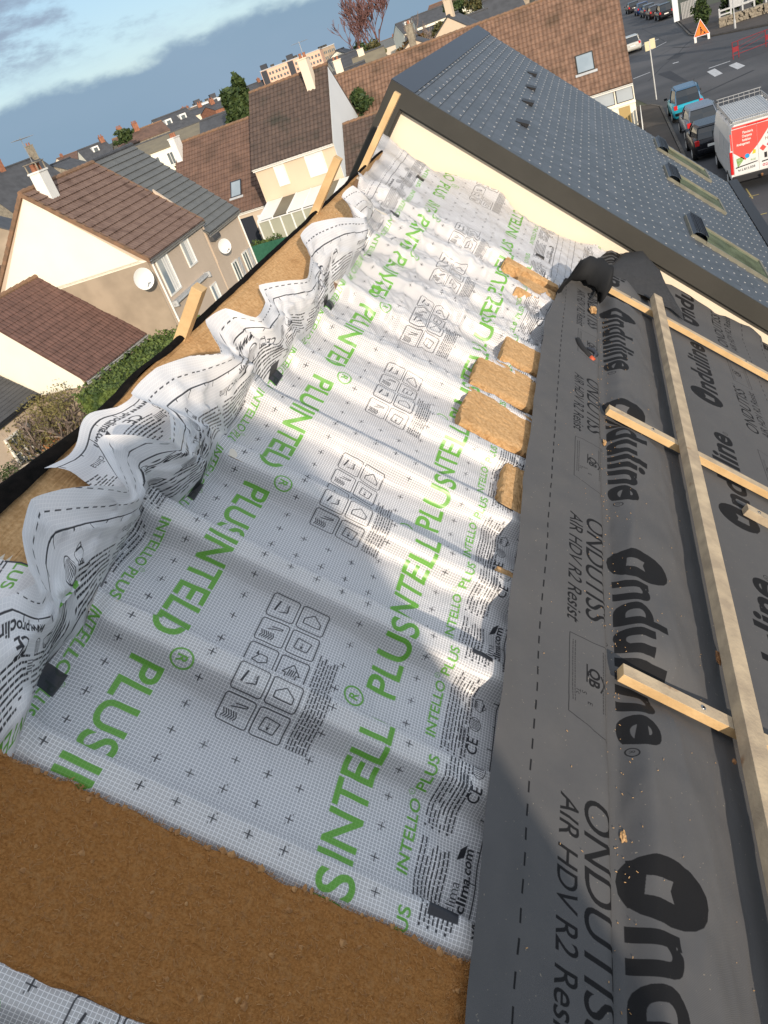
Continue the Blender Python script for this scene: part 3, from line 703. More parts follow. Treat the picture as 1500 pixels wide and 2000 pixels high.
# black felt strip over the ridge
def build_felt():
    m = MB(); rows = []
    for i in range(240):
        y = .3+i*(7.2-.3)/239; r = []
        wd_ = float(np.interp(y, [0, 1.8, 2.2, 2.8, 4.6, 7], [.13, .10, .05, .05, .035, .03]))
        wob = .012*fbm(y*3, 0, 0, 4); lift = .05*math.exp(-((y-2.62)/.16)**2)
        for j in range(7):
            q = j/6; a = q*1.5
            s = -.842+wob*.5-wd_*math.sin(min(a, 1.2))-.01*q; h = .012+lift*(1-q)+.014*math.sin(q*3.1)-.10*q*q+.004*fbm(y*20, q*3, 1, 3)
            r.append(W(y, s-lift*.0, h))
        rows.append(r)
    m.grid(rows, flip=False)
    tag(m.build('roofing_felt', M['felt'], smooth=True), 'black felt strip folded over the ridge above the gardens', 'roofing felt')
build_felt()
# back-slope battens that run up past the ridge
def ridge_timber(y, L, w, t, label, tilt=0.0):
    m = MB(); d = Vector((.7071, tilt, .7071)).normalized(); up = Vector((-.7071, 0, .7071)); side = Vector((0, 1, 0)); base = Vector((-1.93, y, 9.5-.83))
    o0 = base-d*1.2; o1 = base+d*L
    def T(a, b, c): return o0+(o1-o0)*a+side*b+up*c
    m.box((0, -w/2, -.02), (1, w/2, -.02+t), T=T)
    tag(m.build('timber_batten', M['timber'], bevel=.002), label, 'batten', 'battens sticking up past the ridge')
ridge_timber(3.06, .27, .062, .05, 'short pale timber end sticking up past the ridge in front of the beige house')
ridge_timber(5.20, .39, .062, .05, 'pale timber end sticking up past the ridge in front of the conservatory')
ridge_timber(6.62, .60, .060, .05, 'long pale timber leaning along the rake of the slate roof', tilt=.06)

# grey roofing underlay
def und_h(y, s):
    h = .050
    h += -.054*ss(1.240, 1.285, s)
    k = (0.85+.3*fbm(y*1.3, 0, 3, 3))*(1-.90*math.exp(-((y-2.24)/.11)**2)-.90*math.exp(-((y-4.39)/.12)**2)-.90*math.exp(-((y-6.6)/.15)**2))
    h += .095*k*ss(1.295, 1.41, s)
    h -= .090*k*ss(1.52, 1.80, s)
    h += .007*fbm(y*2.4, s*5, 1, 4); q_ = 1-abs(fbm(y*1.6+s, s*4-y*.5, 2.0, 3)); h += .007*q_**8
    if s > 1.86: h = max(h, .008)*.5+.006
    h = max(h, .003)
    h += .010*ss(.90, .80, s)*math.sin(y*6.6+1)
    h += .10*ss(7.3, 7.66, y)*(.4+.5*fbm(s*3, 1, 1, 3))*(s > 1.9)
    return h
def build_underlay():
    uy = np.concatenate([np.arange(-1.2, 7.64, .035), [7.64]])
    # far end of the free part curls up
    m = MB(); rows = []; uvs = []; S_ = np.concatenate([np.arange(.835, 1.24, .03), np.arange(1.24, 1.90, .012), np.arange(1.90, 3.06, .05)])
    for y in uy:
        r = []
        for j, s in enumerate(S_):
            e = .012*fbm(y*1.7, 3, 0, 3)*ss(.95, .83, s)+float(np.interp(y, [0, 1.2, 3, 4.5, 5.3, 5.8], [.03, .0, -.012, -.012, .0, .06]))*ss(1.0, .83, s)
            yy = y
            lim = 5.86+.50*ss(.83, 1.05, s)-.1*ss(1.1, 1.28, s)
            if s < 1.30 and y > lim:
                t = min(y-lim, .62); R = .085+.03*math.sin(s*7); a = t/R
                R2 = R*(1-.05*a); yy = lim+R2*math.sin(a)*.9; h = und_h(lim, s)+R2*(1-math.cos(a))*1.15
                sx = s+.03*math.sin(a)*(1.1-s)
                fold = .010*math.sin(s*75+a*1.3)+.012*fbm(s*14, a*1.2, 4, 3); r.append(W(yy+fold*.6, sx+e, h+fold-.03*ss(1.5, 3, a)*math.sin(s*9)))
            else: r.append(W(yy, s+e, und_h(y, s)))
            uvs.append(((s-.86)/UW, (y+.02)/UP))
        rows.append(r)
    # split so that the curl does not bridge to the rest
    k = int(np.searchsorted(S_, 1.296))
    m = MB(); m.grid([r[:k+1] for r in rows], flip=False); uv_a = [uvs[i*len(S_)+j] for i in range(len(uy)) for j in range(k+1)]
    o = m.build('roofing_underlay', M['underlay'], smooth=True); set_uv(o, uv_a); tag(o, 'grey printed underlay sheet with big black lettering, rolled out down the roof', 'underlay')
    m = MB(); m.grid([r[k:] for r in rows], flip=False); uv_b = [uvs[i*len(S_)+j] for i in range(len(uy)) for j in range(k, len(S_))]
    f = m.build('bulging_sheet', M['underlay'], smooth=True); set_uv(f, uv_b); f.parent = o
    # lower lap
    m = MB(); rows = []; uvs = []
    for y in uy:
        r = []
        for s in np.arange(3.0, 4.8, .06): r.append(W(y, s, .004+.004*fbm(y*2, s*4, 6, 3))); uvs.append(((s-2.96+.4)/UW, (y+.7)/UP))
        rows.append(r)
    m.grid(rows, flip=False); f = m.build('lower_lap', M['underlay'], smooth=True); set_uv(f, uvs); f.parent = o
    # loose black corner thrown up against the gable
    lo = [(5.95, 1.16, .07), (6.45, 1.27, .05), (6.81, 1.36, .035), (6.95, 1.73, .04), (7.02, 2.0, .04), (6.9, 2.13, .03)]
    hi = [(7.25, 1.36, -.02), (7.60, 1.43, .0), (7.60, 1.51, .13), (7.62, 1.64, .21), (7.62, 1.72, .18), (7.56, 1.86, .05)]
    m = MB(); rows = []
    for i in range(31):
        x = i/30*(len(lo)-1); k = min(int(x), len(lo)-2); f_ = x-k
        a = np.array(lo[k])*(1-f_)+np.array(lo[k+1])*f_; b = np.array(hi[k])*(1-f_)+np.array(hi[k+1])*f_
        rows.append([W(*(a*(1-t)+b*t+np.array([0, 0, .05*math.sin(t*math.pi)+.012*fbm(i*.2, t*4, 0, 3)]))) for t in np.linspace(0, 1, 18)])
    m.grid(rows)
    tag(m.build('underlay_scrap', M['blackfabric'], smooth=True), 'loose black fabric corner thrown up against the cream gable', 'underlay')
build_underlay()

# battens on the underlay
def sbox(m, s0, s1, y0, y1, h0, h1, dy=0.0, ds=0.0):
    """box on the slope; dy: y shift from s0 to s1, ds: s shift from y0 to y1"""
    def T(a, b, c):
        s = s0+(s1-s0)*a; y = y0+(y1-y0)*b
        return W(y+dy*a, s+ds*b, h0+(h1-h0)*c)
    m.box((0, 0, 0), (1, 1, 1), T=T)
def screw(parent, y, s, h):
    m = MB(); n = W(0, 0, 1)-W(0, 0, 0)
    p = W(y, s, h); m.tube([p, p+n*.002], .011, 14); m.tube([p+n*.002, p+n*.0035], .0085, 12); m.build('washer', M['screw'], parent)
    m = MB(); m.tube([p+n*.0035, p+n*.006], .005, 8); m.build('screw_head', M['black'], parent)
def counter_batten(y, s0, s1, dy, label, scr):
    m = MB(); sbox(m, s0, s1, y, y+.060, .030, .074, dy=dy); m.mi = [1, 0, 1, 1, 1, 1]      # weathered top, freshly sawn sides
    o = m.build('counter_batten', [M['batten'], M['timber']], bevel=.0015); tag(o, label, 'batten', 'short battens running down the slope')
    for (yy, s_) in scr: screw(o, yy, s_, .074)
    # the near face is freshly sawn
    return o
counter_batten(2.205, 1.31, 4.7, -.02, 'nearest short batten crossing the word on the grey sheet, washer by its right end', [(2.235, 1.66)])
counter_batten(4.360, 1.30, 4.7, -.01, 'middle short batten halfway up the grey sheet', [(4.39, 1.60), (4.38, 2.8)])
counter_batten(6.585, 1.325, 4.7, -.15, 'farthest short batten, close to the black fabric corner', [(6.61, 1.56), (6.55, 2.65)])
m = MB(); sbox(m, 1.750, 1.830, 6.83, -1.2, .076, .136, ds=.07)
o = m.build('long_batten', M['batten'], bevel=.002); tag(o, 'long weathered batten lying along the roof on top of the short ones', 'batten')
m = MB(); sbox(m, 2.215, 4.7, 4.04, 4.10, .012, .06, dy=-.1)
o = m.build('counter_batten', M['batten'], bevel=.0015); tag(o, 'cut-off batten end at the right edge below the long batten', 'batten', 'short battens running down the slope'); screw(o, 4.065, 2.29, .06)

# small things lying on the sheet
def crumpled(name, y, s, h, size, matl, label, cat, seed, group=None):
    bm = bmesh.new(); bmesh.ops.create_icosphere(bm, subdivisions=3, radius=1)
    for v in bm.verts:
        c = v.co; k = 1+.55*fbm(c.x*1.6+seed, c.y*1.6, c.z*1.6, 3)+.15*fbm(c.x*6, c.y*6+seed, c.z*6, 2)
        v.co = Vector((c.x*size[0]*k, c.y*size[1]*k, c.z*size[2]*k))
    me = bpy.data.meshes.new(name); bm.to_mesh(me); bm.free(); me.materials.append(matl)
    o = bpy.data.objects.new(name, me); COL.objects.link(o); o.location = W(y, s, h); o.rotation_euler = (0, rad(42.5), 0)
    tag(o, label, cat, group); return o
G_D = 'leaf and fibre bits lying on the underlay'
crumpled('dry_leaf', 2.60, 1.80, .055, (.014, .034, .008), M['leaf_dry'], 'curled brown leaf beside the long batten', 'leaf', 1, G_D)
crumpled('fibre_crumb', 1.56, 1.325, .012, (.011, .022, .008), M['fibre_l'], 'crumb of wood fibre in the dark crease of the grey sheet, nearer one', 'debris', 2, G_D)
crumpled('fibre_crumb', 4.05, 1.30, .012, (.012, .026, .008), M['fibre_l'], 'crumb of wood fibre in the crease beside the middle batten end', 'debris', 3, G_D)
crumpled('dry_leaf', 2.05, 1.775, .062, (.007, .012, .005), M['leaf_dry'], 'tiny brown leaf fragment right of the bulging sheet', 'leaf', 4, G_D)
crumpled('fibre_crumb', 1.41, 1.33, .008, (.006, .012, .005), M['fibre_l'], 'smallest fibre crumb, low in the dark crease', 'debris', 5, G_D)
crumpled('fibre_crumb', 5.88, 1.20, .07, (.03, .05, .02), M['fibre_l'], 'lump of wood fibre inside the curled end of the grey sheet', 'debris', 6, G_D)
# sawdust in the crease: uncountable
m = MB(); rr = random.Random(11)
for k in range(300):
    y = rr.uniform(.4, 6.0); s = rr.gauss(1.315, .022) if k < 200 else rr.uniform(.95, 1.8); h = und_h(y, s)+.003; a = rr.uniform(0, 3.14); l = rr.uniform(.001, .0042); w = rr.uniform(.0006, .0013)
    c, s_ = math.cos(a), math.sin(a)
    def T(p, q, r_): return W(y+p*c-q*s_, s+p*s_+q*c, h+r_)
    m.box((-l, -w, 0), (l, w, .0012), T=T)
tag(m.build('sawdust', M['fibre_l']), kind='stuff')
# a work tool (dark glove and grip) in the crease
def build_tool():
    root = empty('hand_tool', W(5.10, 1.15, .05), label='black curved hand tool with an orange tip lying on the grey sheet', cat='tool')
    inv = Matrix.Translation(-W(5.10, 1.15, .05))
    def P(y, s, h): return inv @ W(y, s, h)
    m = MB(); m.tube([P(5.22, 1.09, .050), P(5.20, 1.085, .055), P(5.14, 1.10, .056), P(5.09, 1.12, .056), P(5.05, 1.155, .055), P(5.03, 1.19, .05)], [.010, .018, .021, .021, .020, .018], 12); m.build('grip', M['rubber'], root, smooth=True)
    m = MB(); m.tube([P(5.032, 1.185, .05), P(5.015, 1.215, .046)], [.019, .017], 12); m.build('tip', M['orange'], root, smooth=True)
    m = MB(); m.tube([P(5.12, 1.155, .062), P(5.13, 1.20, .066), P(5.10, 1.225, .06), P(5.06, 1.21, .052)], [.010, .016, .016, .010], 10); m.build('side_handle', M['anthracite'], root, smooth=True)
build_tool()
# unseen chimney and pile added behind the camera to shade the near roof
def shade_blockers():
    root = empty('shade_chimney', (-1.0, -1.1, 8.0), label='unseen chimney shape added behind the viewpoint to shade the near roof', cat='chimney')
    m = MB(); m.box((-1.0, -.25, -1.2), (.3, .25, 1.75)); m.build('shaft', M['cream'], root)
    m = MB(); m.box((-1.06, -.31, 1.752), (.36, .31, 1.85)); m.build('cap', M['stone'], root)
    for k, x in enumerate((-.75, -.35, .05)):
        m = MB(); m.tube([(x, 0, 1.852), (x, 0, 2.10)], [.12, .10], 16); m.build('chimney_pot', M['brick'], root)
    m = MB(); rows = []  # mound added out of view, shaped for a smooth shadow edge
    for i in range(41):
        x = -1.0+2.05*i/40; top = 9.62-.20*ss(.1, .8, x)-2.6*ss(.52, 1.06, x)+.05*fbm(x*2.2, 1, 0, 3); r = []
        for j in range(25):
            a = math.pi*j/24; r.append((x, -1.25-.45*math.cos(a), 7.0+(top-7.0)*math.sin(a)**.55+.03*fbm(x*4, a*2, 3, 3)))
        rows.append(r)
    m.grid(rows); m.add(rows[0], [tuple(range(25))]); m.add(rows[-1], [tuple(range(25))[::-1]])
    tag(m.build('shade_pile', M['blackfabric'], smooth=True), 'unseen dark mound added behind the viewpoint to shade the near roof', 'shade blocker')
shade_blockers()

# ================================================================== surroundings
def tiled(m, x0, x1, y0, z0, y1, z1, tw, ch, amp, st, mi=0, seg=4, kind='wave'):
    """tile surface from the eave (y0,z0) up to the ridge (y1,z1), x across; ribs run with the slope"""
    L = math.hypot(y1-y0, z1-z0); dy, dz = (y1-y0)/L, (z1-z0)/L; ny, nz = -dz, dy
    nc = max(1, int(round(L/ch))); nx = max(1, int(round((x1-x0)/tw)))*seg
    rows = []
    for c in range(nc):
        for e in (0, 1):
            q = (c+e)*L/nc; r = []
            lift = st*(1-e)+.004*((c*7+e) % 3)
            for i in range(nx+1):
                x = x0+(x1-x0)*i/nx; f = (i % seg)/seg
                if kind == 'wave': h = amp*(0.5+0.5*math.cos(2*math.pi*f))
                elif kind == 'flat': h = amp*(1.0 if i % seg == 0 else 0.0)
                else: h = amp*max(0, math.sin(math.pi*f))
                h += lift
                r.append((x, y0+dy*q+ny*h, z0+dz*q+nz*h))
            rows.append(r)
    m.grid(rows, mi, flip=False)
def window(root, x, z, w, h, style='glass', y=0.0, depth=.05, name='window'):
    """on a wall facing local -y; (x,z) lower left"""
    m = MB(); f = .07
    for a, b in (((x-f, y-depth, z-f), (x+w+f, y+.02, z)), ((x-f, y-depth, z+h), (x+w+f, y+.02, z+h+f)), ((x-f, y-depth, z), (x, y+.02, z+h)), ((x+w, y-depth, z), (x+w+f, y+.02, z+h))): m.box(a, b)
    if style == 'glass': m.box((x+w/2-.025, y-depth*.6, z), (x+w/2+.025, y+.02, z+h))
    o = m.build(name, M['white'], root)
    m = MB()
    if style == 'shutter':
        n = int(h/.06)
        rows = [[(x, y-.022-(.012 if i % 2 else 0), z+h*i/(2*n)), (x+w, y-.022-(.012 if i % 2 else 0), z+h*i/(2*n))] for i in range(2*n+1)]
        m.grid(rows); m.build('roller_shutter', M['white'], o)
    elif style == 'curtain':
        n = 24
        m.grid([[(x+w*i/n, y-.014+.006*math.sin(i*1.3), z) for i in range(n+1)], [(x+w*i/n, y-.014+.006*math.sin(i*1.3), z+h) for i in range(n+1)]]); m.build('curtain', M['white'], o)
        m = MB(); m.box((x, y-.032, z), (x+w*.42, y-.028, z+h)); m.build('pane', M['glass_sky'], o)
    else:
        m.box((x, y-.015, z), (x+w, y-.010, z+h)); m.build('pane', M['glass'], o)
    return o
def gutter(root, x0, x1, y, z, matl='zinc', r=.07):
    m = MB(); rows = []
    for i in range(9):
        a = math.pi*i/8; rows.append([(x0, y-r*math.cos(a), z-r*math.sin(a)), (x1, y-r*math.cos(a), z-r*math.sin(a))])
    for i in range(8, -1, -1):
        a = math.pi*i/8; rows.append([(x0, y-(r-.01)*math.cos(a), z-(r-.01)*math.sin(a)), (x1, y-(r-.01)*math.cos(a), z-(r-.01)*math.sin(a))])
    m.grid(rows); m.box((x0, y+.05, z-.16), (x1, y+.075, z+.02)); m.build('gutter', M[matl], root, smooth=False)
def downpipe(root, x, y, z0, z1, matl='white'):
    m = MB(); m.tube([(x, y+.02, z1), (x, y, z1-.15), (x, y, z0)], .045, 10)
    for z in (z0+.6, (z0+z1)/2): m.tube([(x, y, z), (x, y, z+.04)], .055, 10)
    m.build('downpipe', M[matl], root)
def chimney(parent, x, y, z0, z1, w=.6, d=.5, matl='white', pots=2, capm='brick', rot=0):
    m = MB(); m.box((x-w/2, y-d/2, z0), (x+w/2, y+d/2, z1)); m.box((x-w/2-.04, y-d/2-.04, z1+.001), (x+w/2+.04, y+d/2+.04, z1+.07))
    c = m.build('chimney', M[matl], parent)
    m = MB()
    for k in range(pots):
        px = x-w/2+w*(k+.5)/pots; m.tube([(px, y, z1+.07), (px, y, z1+.24), (px, y, z1+.34)], [.10, .085, .10], 10)
    m.build('chimney_pots' if pots > 1 else 'chimney_pot', M[capm], c)
    return c
def skylight(root, x, y0, z0, y1, z1, q0, w, l, base='roof', blind=None, frame='anthracite', glass='glass_sky'):
    """on the slope (y0,z0)->(y1,z1); q0 distance up from the eave to the lower edge"""
    L = math.hypot(y1-y0, z1-z0); dy, dz = (y1-y0)/L, (z1-z0)/L; ny, nz = -dz, dy
    def T(a, q, h): return (x+a, y0+dy*(q0+q)+ny*h, z0+dz*(q0+q)+nz*h)
    m = MB(); f = .06
    m.box((-f, -f, -.02), (0, l+f, .13), T=T); m.box((w, -f, -.02), (w+f, l+f, .13), T=T); m.box((0, -f, -.02), (w, 0, .125), T=T); m.box((0, l, -.02), (w, l+f, .125), T=T)
    o = m.build('skylight', M[frame], root)
    m = MB(); m.box((0, 0, .095), (w, l, .105), T=T); m.build('pane', M[glass], o)
    m = MB(); m.box((-f-.12, -f-.16, .05), (w+f+.12, -f, .095), T=T); m.build('flashing', M['lightgrey'], o)
    if blind:
        m = MB(); m.tube([T(-.02, l+f*.5, .11), T(w+.02, l+f*.5, .11)], .085, 10)
        for k in range(6): m.box((-.01, l+f*.5-.08+k*.03, .17), (w+.01, l+f*.5-.075+k*.03, .20), T=T)
        m.build('roller_shutter', M[blind], o)
    return o
def house(name, label, P0, az, L, D, ze, zr, wallm, roofm, cat='house', Db=None, zeb=None, ov=.18, vo=.12, tw=.23, ch=.33, amp=.03, st=.03, kind='wave', ridgem='ridge_t', detail=True, group=None, gut='zinc', basez=0.0, low=None, vergem=None, seg=4):
    root = empty(name, (P0[0], P0[1], basez), rad(90-az), label, cat, group)
    Db = Db or D; zeb = ze if zeb is None else zeb; sl = (zr-ze)/D; slb = (zr-zeb)/Db; t = .10
    m = MB(); poly = [(0, 0, 0), (0, 0, ze-t), (0, D, zr-t), (0, D+Db, zeb-t), (0, D+Db, 0)]
    m.prism(poly, (L, 0, 0)); m.build('wall', M[wallm], root)
    if low:   # unpainted lower band of the near gable
        m = MB(); m.box((-.012, -.006, 0), (.3, D+Db+.01, low[0])); m.build('lower_wall', M[low[1]], root)
    m = MB()
    yf, zf = -ov, ze-ov*sl; yb, zb = D+Db+ov, zeb-ov*slb
    def slabp(ya, za, yb_, zb_):
        m.prism([(-vo, ya, za-t), (-vo, ya, za), (-vo, yb_, zb_), (-vo, yb_, zb_-t)], (L+2*vo, 0, 0))
    slabp(yf, zf, D-.001, zr); 
    m.prism([(-vo, D+.001, zr-t), (-vo, D+.001, zr), (-vo, yb, zb), (-vo, yb, zb-t)], (L+2*vo, 0, 0))
    if detail:
        tiled(m, -vo, L+vo, yf, zf+.005, D, zr+.01, tw, ch, amp, st, 0, seg, kind)
    r = m.build('roof', M[roofm], root)
    m = MB(); n = max(2, int((L+2*vo)/.4))
    for i in range(n):
        x0 = -vo+(L+2*vo)*i/n; x1 = -vo+(L+2*vo)*(i+1)/n+.02; m.tube([(x0, D, zr+.0), (x1, D, zr+.015)], [.10, .12], 8)
    m.build('ridge_cap', M[ridgem], r)
    if vergem:
        Ls = math.hypot(D-yf, zr-zf); n = int(Ls/.33)
        for xx in (-vo-.03, L+vo-.05):
            m = MB()
            for i in range(n):
                a, b = i/n, (i+1)/n; ya, za = yf+(D-yf)*a, zf+(zr-zf)*a; yb2, zb2 = yf+(D-yf)*b, zf+(zr-zf)*b
                m.prism([(xx, ya, za-.14), (xx, ya, za+.08), (xx, yb2, zb2+.055), (xx, yb2, zb2-.14)], (.16, 0, 0))
                ya, za = D+Db+ov-(D-yf)*a, zf+(zr-zf)*a; yb2, zb2 = D+Db+ov-(D-yf)*b, zf+(zr-zf)*b
                m.prism([(xx, ya, za-.14), (xx, ya, za+.08), (xx, yb2, zb2+.055), (xx, yb2, zb2-.14)], (.16, 0, 0))
            m.build('verge_tiles', M[vergem], r)
    if gut: gutter(root, -vo, L+vo, yf-.05, zf-.02, gut)
    root['_r'] = 0; del root['_r']
    return root, r
def dish(P, az, r, label, wall_off):
    root = empty('satellite_dish', P, rad(90-az), label, 'satellite dish')
    m = MB(); rows = []
    for i in range(7):
        q = i/6*r; rows.append([(math.cos(a)*q, -.30*(q*q)/r, math.sin(a)*q*1.05) for a in np.linspace(0, 2*math.pi, 25)])
    m.grid(rows); m.grid([[(x, y+.012, z) for x, y, z in rr_] for rr_ in rows], flip=True); m.build('reflector', M['whitem'], root, smooth=True)
    m = MB(); m.tube([(0, -.02, -r*.98), (0, -.45, -r*.35)], .014, 6); m.build('feed_arm', M['zinc'], root)
    m = MB(); m.tube([(0, -.42, -r*.38), (0, -.52, -r*.25)], [.035, .045], 8); m.build('receiver', M['whitem'], root)
    m = MB(); m.tube([(0, .03, 0), (0, .14, -.05), wall_off], .022, 6); m.build('bracket', M['zinc'], root)
    return root

# --- neighbour's slate roof
def build_neighbour():
    root = empty('slate_roof_house', (-1.748+4.75, 7.70, 0), rad(90), 'neighbouring house with blue-grey hooked slates and a cream gable wall', 'house')
    # local: x along +Y, y towards -X ; ridge at y=4.75
    L = 6.55; R = 4.75; zr = 9.13; ze = zr-4.75-.0; fo = 3.45
    m = MB(); m.prism([(0, fo-1.9, 0), (0, fo-1.9, 9.0-(R-fo+1.9)-.10), (0, R, 9.0-.10), (0, R+4.9, 9.0-5.0), (0, R+4.9, 0)], (L, 0, 0)); m.build('wall', M['cream'], root)
    m = MB(); t = .10; e = R-3.28
    def q(d, h=0): return (R-d*.7071-h*.7071, zr-d*.7071+h*.7071)   # distance down the front slope
    y1, z1 = q(4.66)
    m.prism([(-.05, R-.001, zr-.13), (-.05, R-.001, zr-.01), (-.05, y1, z1-.01), (-.05, y1, z1-.13)], (L+.06, 0, 0))
    m.prism([(-.05, R+.001, zr-.13), (-.05, R+.001, zr-.01), (-.05, R+4.6, zr-4.61), (-.05, R+4.6, zr-4.73)], (L+.06, 0, 0), 0)
    rw, rh = .235, .1055; rr = random.Random(2); row = 0; d = 0.02
    while d < 4.66:
        x = -.05-(rw/2 if row % 2 else 0)
        while x < L:
            a, b = max(x+.0015, -.05), min(x+rw-.0015, L+.01)
            if b > a:
                jl = rr.uniform(0, .0018); y0, z0 = q(d, .0005); ya, za = q(min(d+rh+.004, 4.66), .0075+jl); yc, zc = q(min(d+rh+.004, 4.66), -.002)
                m.add([(a, y0, z0), (b, y0, z0), (b, ya, za), (a, ya, za), (a, yc, zc), (b, yc, zc)], [(0, 1, 2, 3), (3, 2, 5, 4)], 0 if rr.random() < .6 else (1 if rr.random() < .5 else 2))
            if row > 0 and x+rw/2 < L-.02:
                xm = x+rw/2; y0, z0 = q(d-.012, .010); y2, z2 = q(d+.014, .018)
                def T(aa, dd, hh): yy, zz_ = q(d+rh-.016+dd, .006+hh); return (xm+aa, yy, zz_)
                m.box((-.0024, -.004, 0), (.0024, .014, .005), 3, T=T)
            x += rw
        d += rh; row += 1
    r = m.build('roof', [mat('slate_a', (0.072, 0.084, 0.100), (0.060, 0.071, 0.086), 0.5, 2.5, 0.15, 40, spec=0.5), mat('slate_b', (0.066, 0.078, 0.093), (0.057, 0.067, 0.080), 0.5, 2.5, spec=0.5), mat('slate_c', (0.080, 0.091, 0.108), (0.070, 0.080, 0.096), 0.48, 2.5, spec=0.5), mat('slate_hook', (0.42, 0.43, 0.44), rough=0.5, metal=0.3)], root)
    # ridge capping, rake flashings, vents
    m = MB(); m.prism([(-.07, R-.16, zr-.135), (-.07, R, zr+.03), (-.07, R+.16, zr-.135), (-.07, R+.15, zr-.15), (-.07, R, zr), (-.07, R-.15, zr-.15)], (L+.09, 0, 0)); m.build('ridge_cap', M['anthracite'], r)
    m = MB()
    for sg in (-1, 1):
        dl = 4.66
        a = (R, zr+.02); b = (R+sg*dl*.7071, zr+.02-dl*.7071); w = .235
        m.prism([(-.085, a[0], a[1]), (-.085, b[0], b[1]), (-.085, b[0], b[1]-w), (-.085, a[0], a[1]-w)], (.03, 0, 0))
        m.prism([(-.055, a[0], a[1]-w+.02), (-.055, b[0], b[1]-w+.02), (-.055, b[0], b[1]-w-.03), (-.055, a[0], a[1]-w-.03)], (.045, 0, 0))
    m.build('rake_board', M['bronze'], r)
    m = MB(); m.box((-.1, y1-.14, z1-.13), (L+.05, y1-.01, z1+.02)); m.build('gutter', M['black'], r)
    for (x, dd) in ((12.88-7.70, .99), (11.64-7.70, 1.05), (10.52-7.70, 1.09), (9.17-7.70, 1.12)):
        m = MB()
        def T(a, b, h): yy, zz_ = q(dd+b, h); return (x+a, yy, zz_)
        m.add([T(-.09, 0, .008), T(.09, 0, .008), T(.10, .14, .05), T(-.10, .14, .05), T(.10, .14, .008), T(-.10, .14, .008)], [(0, 1, 2, 3), (3, 2, 4, 5), (1, 4, 2), (0, 3, 5)]); m.build('roof_vent', M['black'], r)
    # skylights
    for (x, w, q0, q1) in ((13.12-7.70, .72, 3.22, 4.12), (11.20-7.70, .66, 3.22, 4.06), (8.74-7.70, .68, 3.28, 4.22)):
        m = MB()
        def T(a, b, h): yy, zz_ = q(q0+b, h); return (x+a, yy, zz_)
        l = q1-q0; f = .032
        m.box((-f, 0, 0), (0, l, .04), T=T); m.box((w, 0, 0), (w+f, l, .04), T=T); m.box((-f, -f, 0), (w+f, 0, .037), T=T); m.box((-f, l, 0), (w+f, l+f, .037), T=T)
        o = m.build('skylight', M['sky_frame'], r)
        m = MB(); m.box((0, .0, .020), (w, l, .026), T=T); m.build('pane', M['glass_green'], o)
        m = MB()
        rows = [[T(-.04, -.03+k*.0225, .045+.04*math.sin(math.pi*k/8)**.6 if 0 < k < 8 else .02) for _ in (0,)]+[T(w+.04, -.03+k*.0225, .045+.04*math.sin(math.pi*k/8)**.6 if 0 < k < 8 else .02)] for k in range(9)]
        m.grid(rows, flip=True)
        for k in range(1, 7): m.box((-.03, -.03+k*.0255, .078), (w+.03, -.024+k*.0255, .092), T=T)
        m.build('roller_shutter', M['anthracite'], o)
build_neighbour()

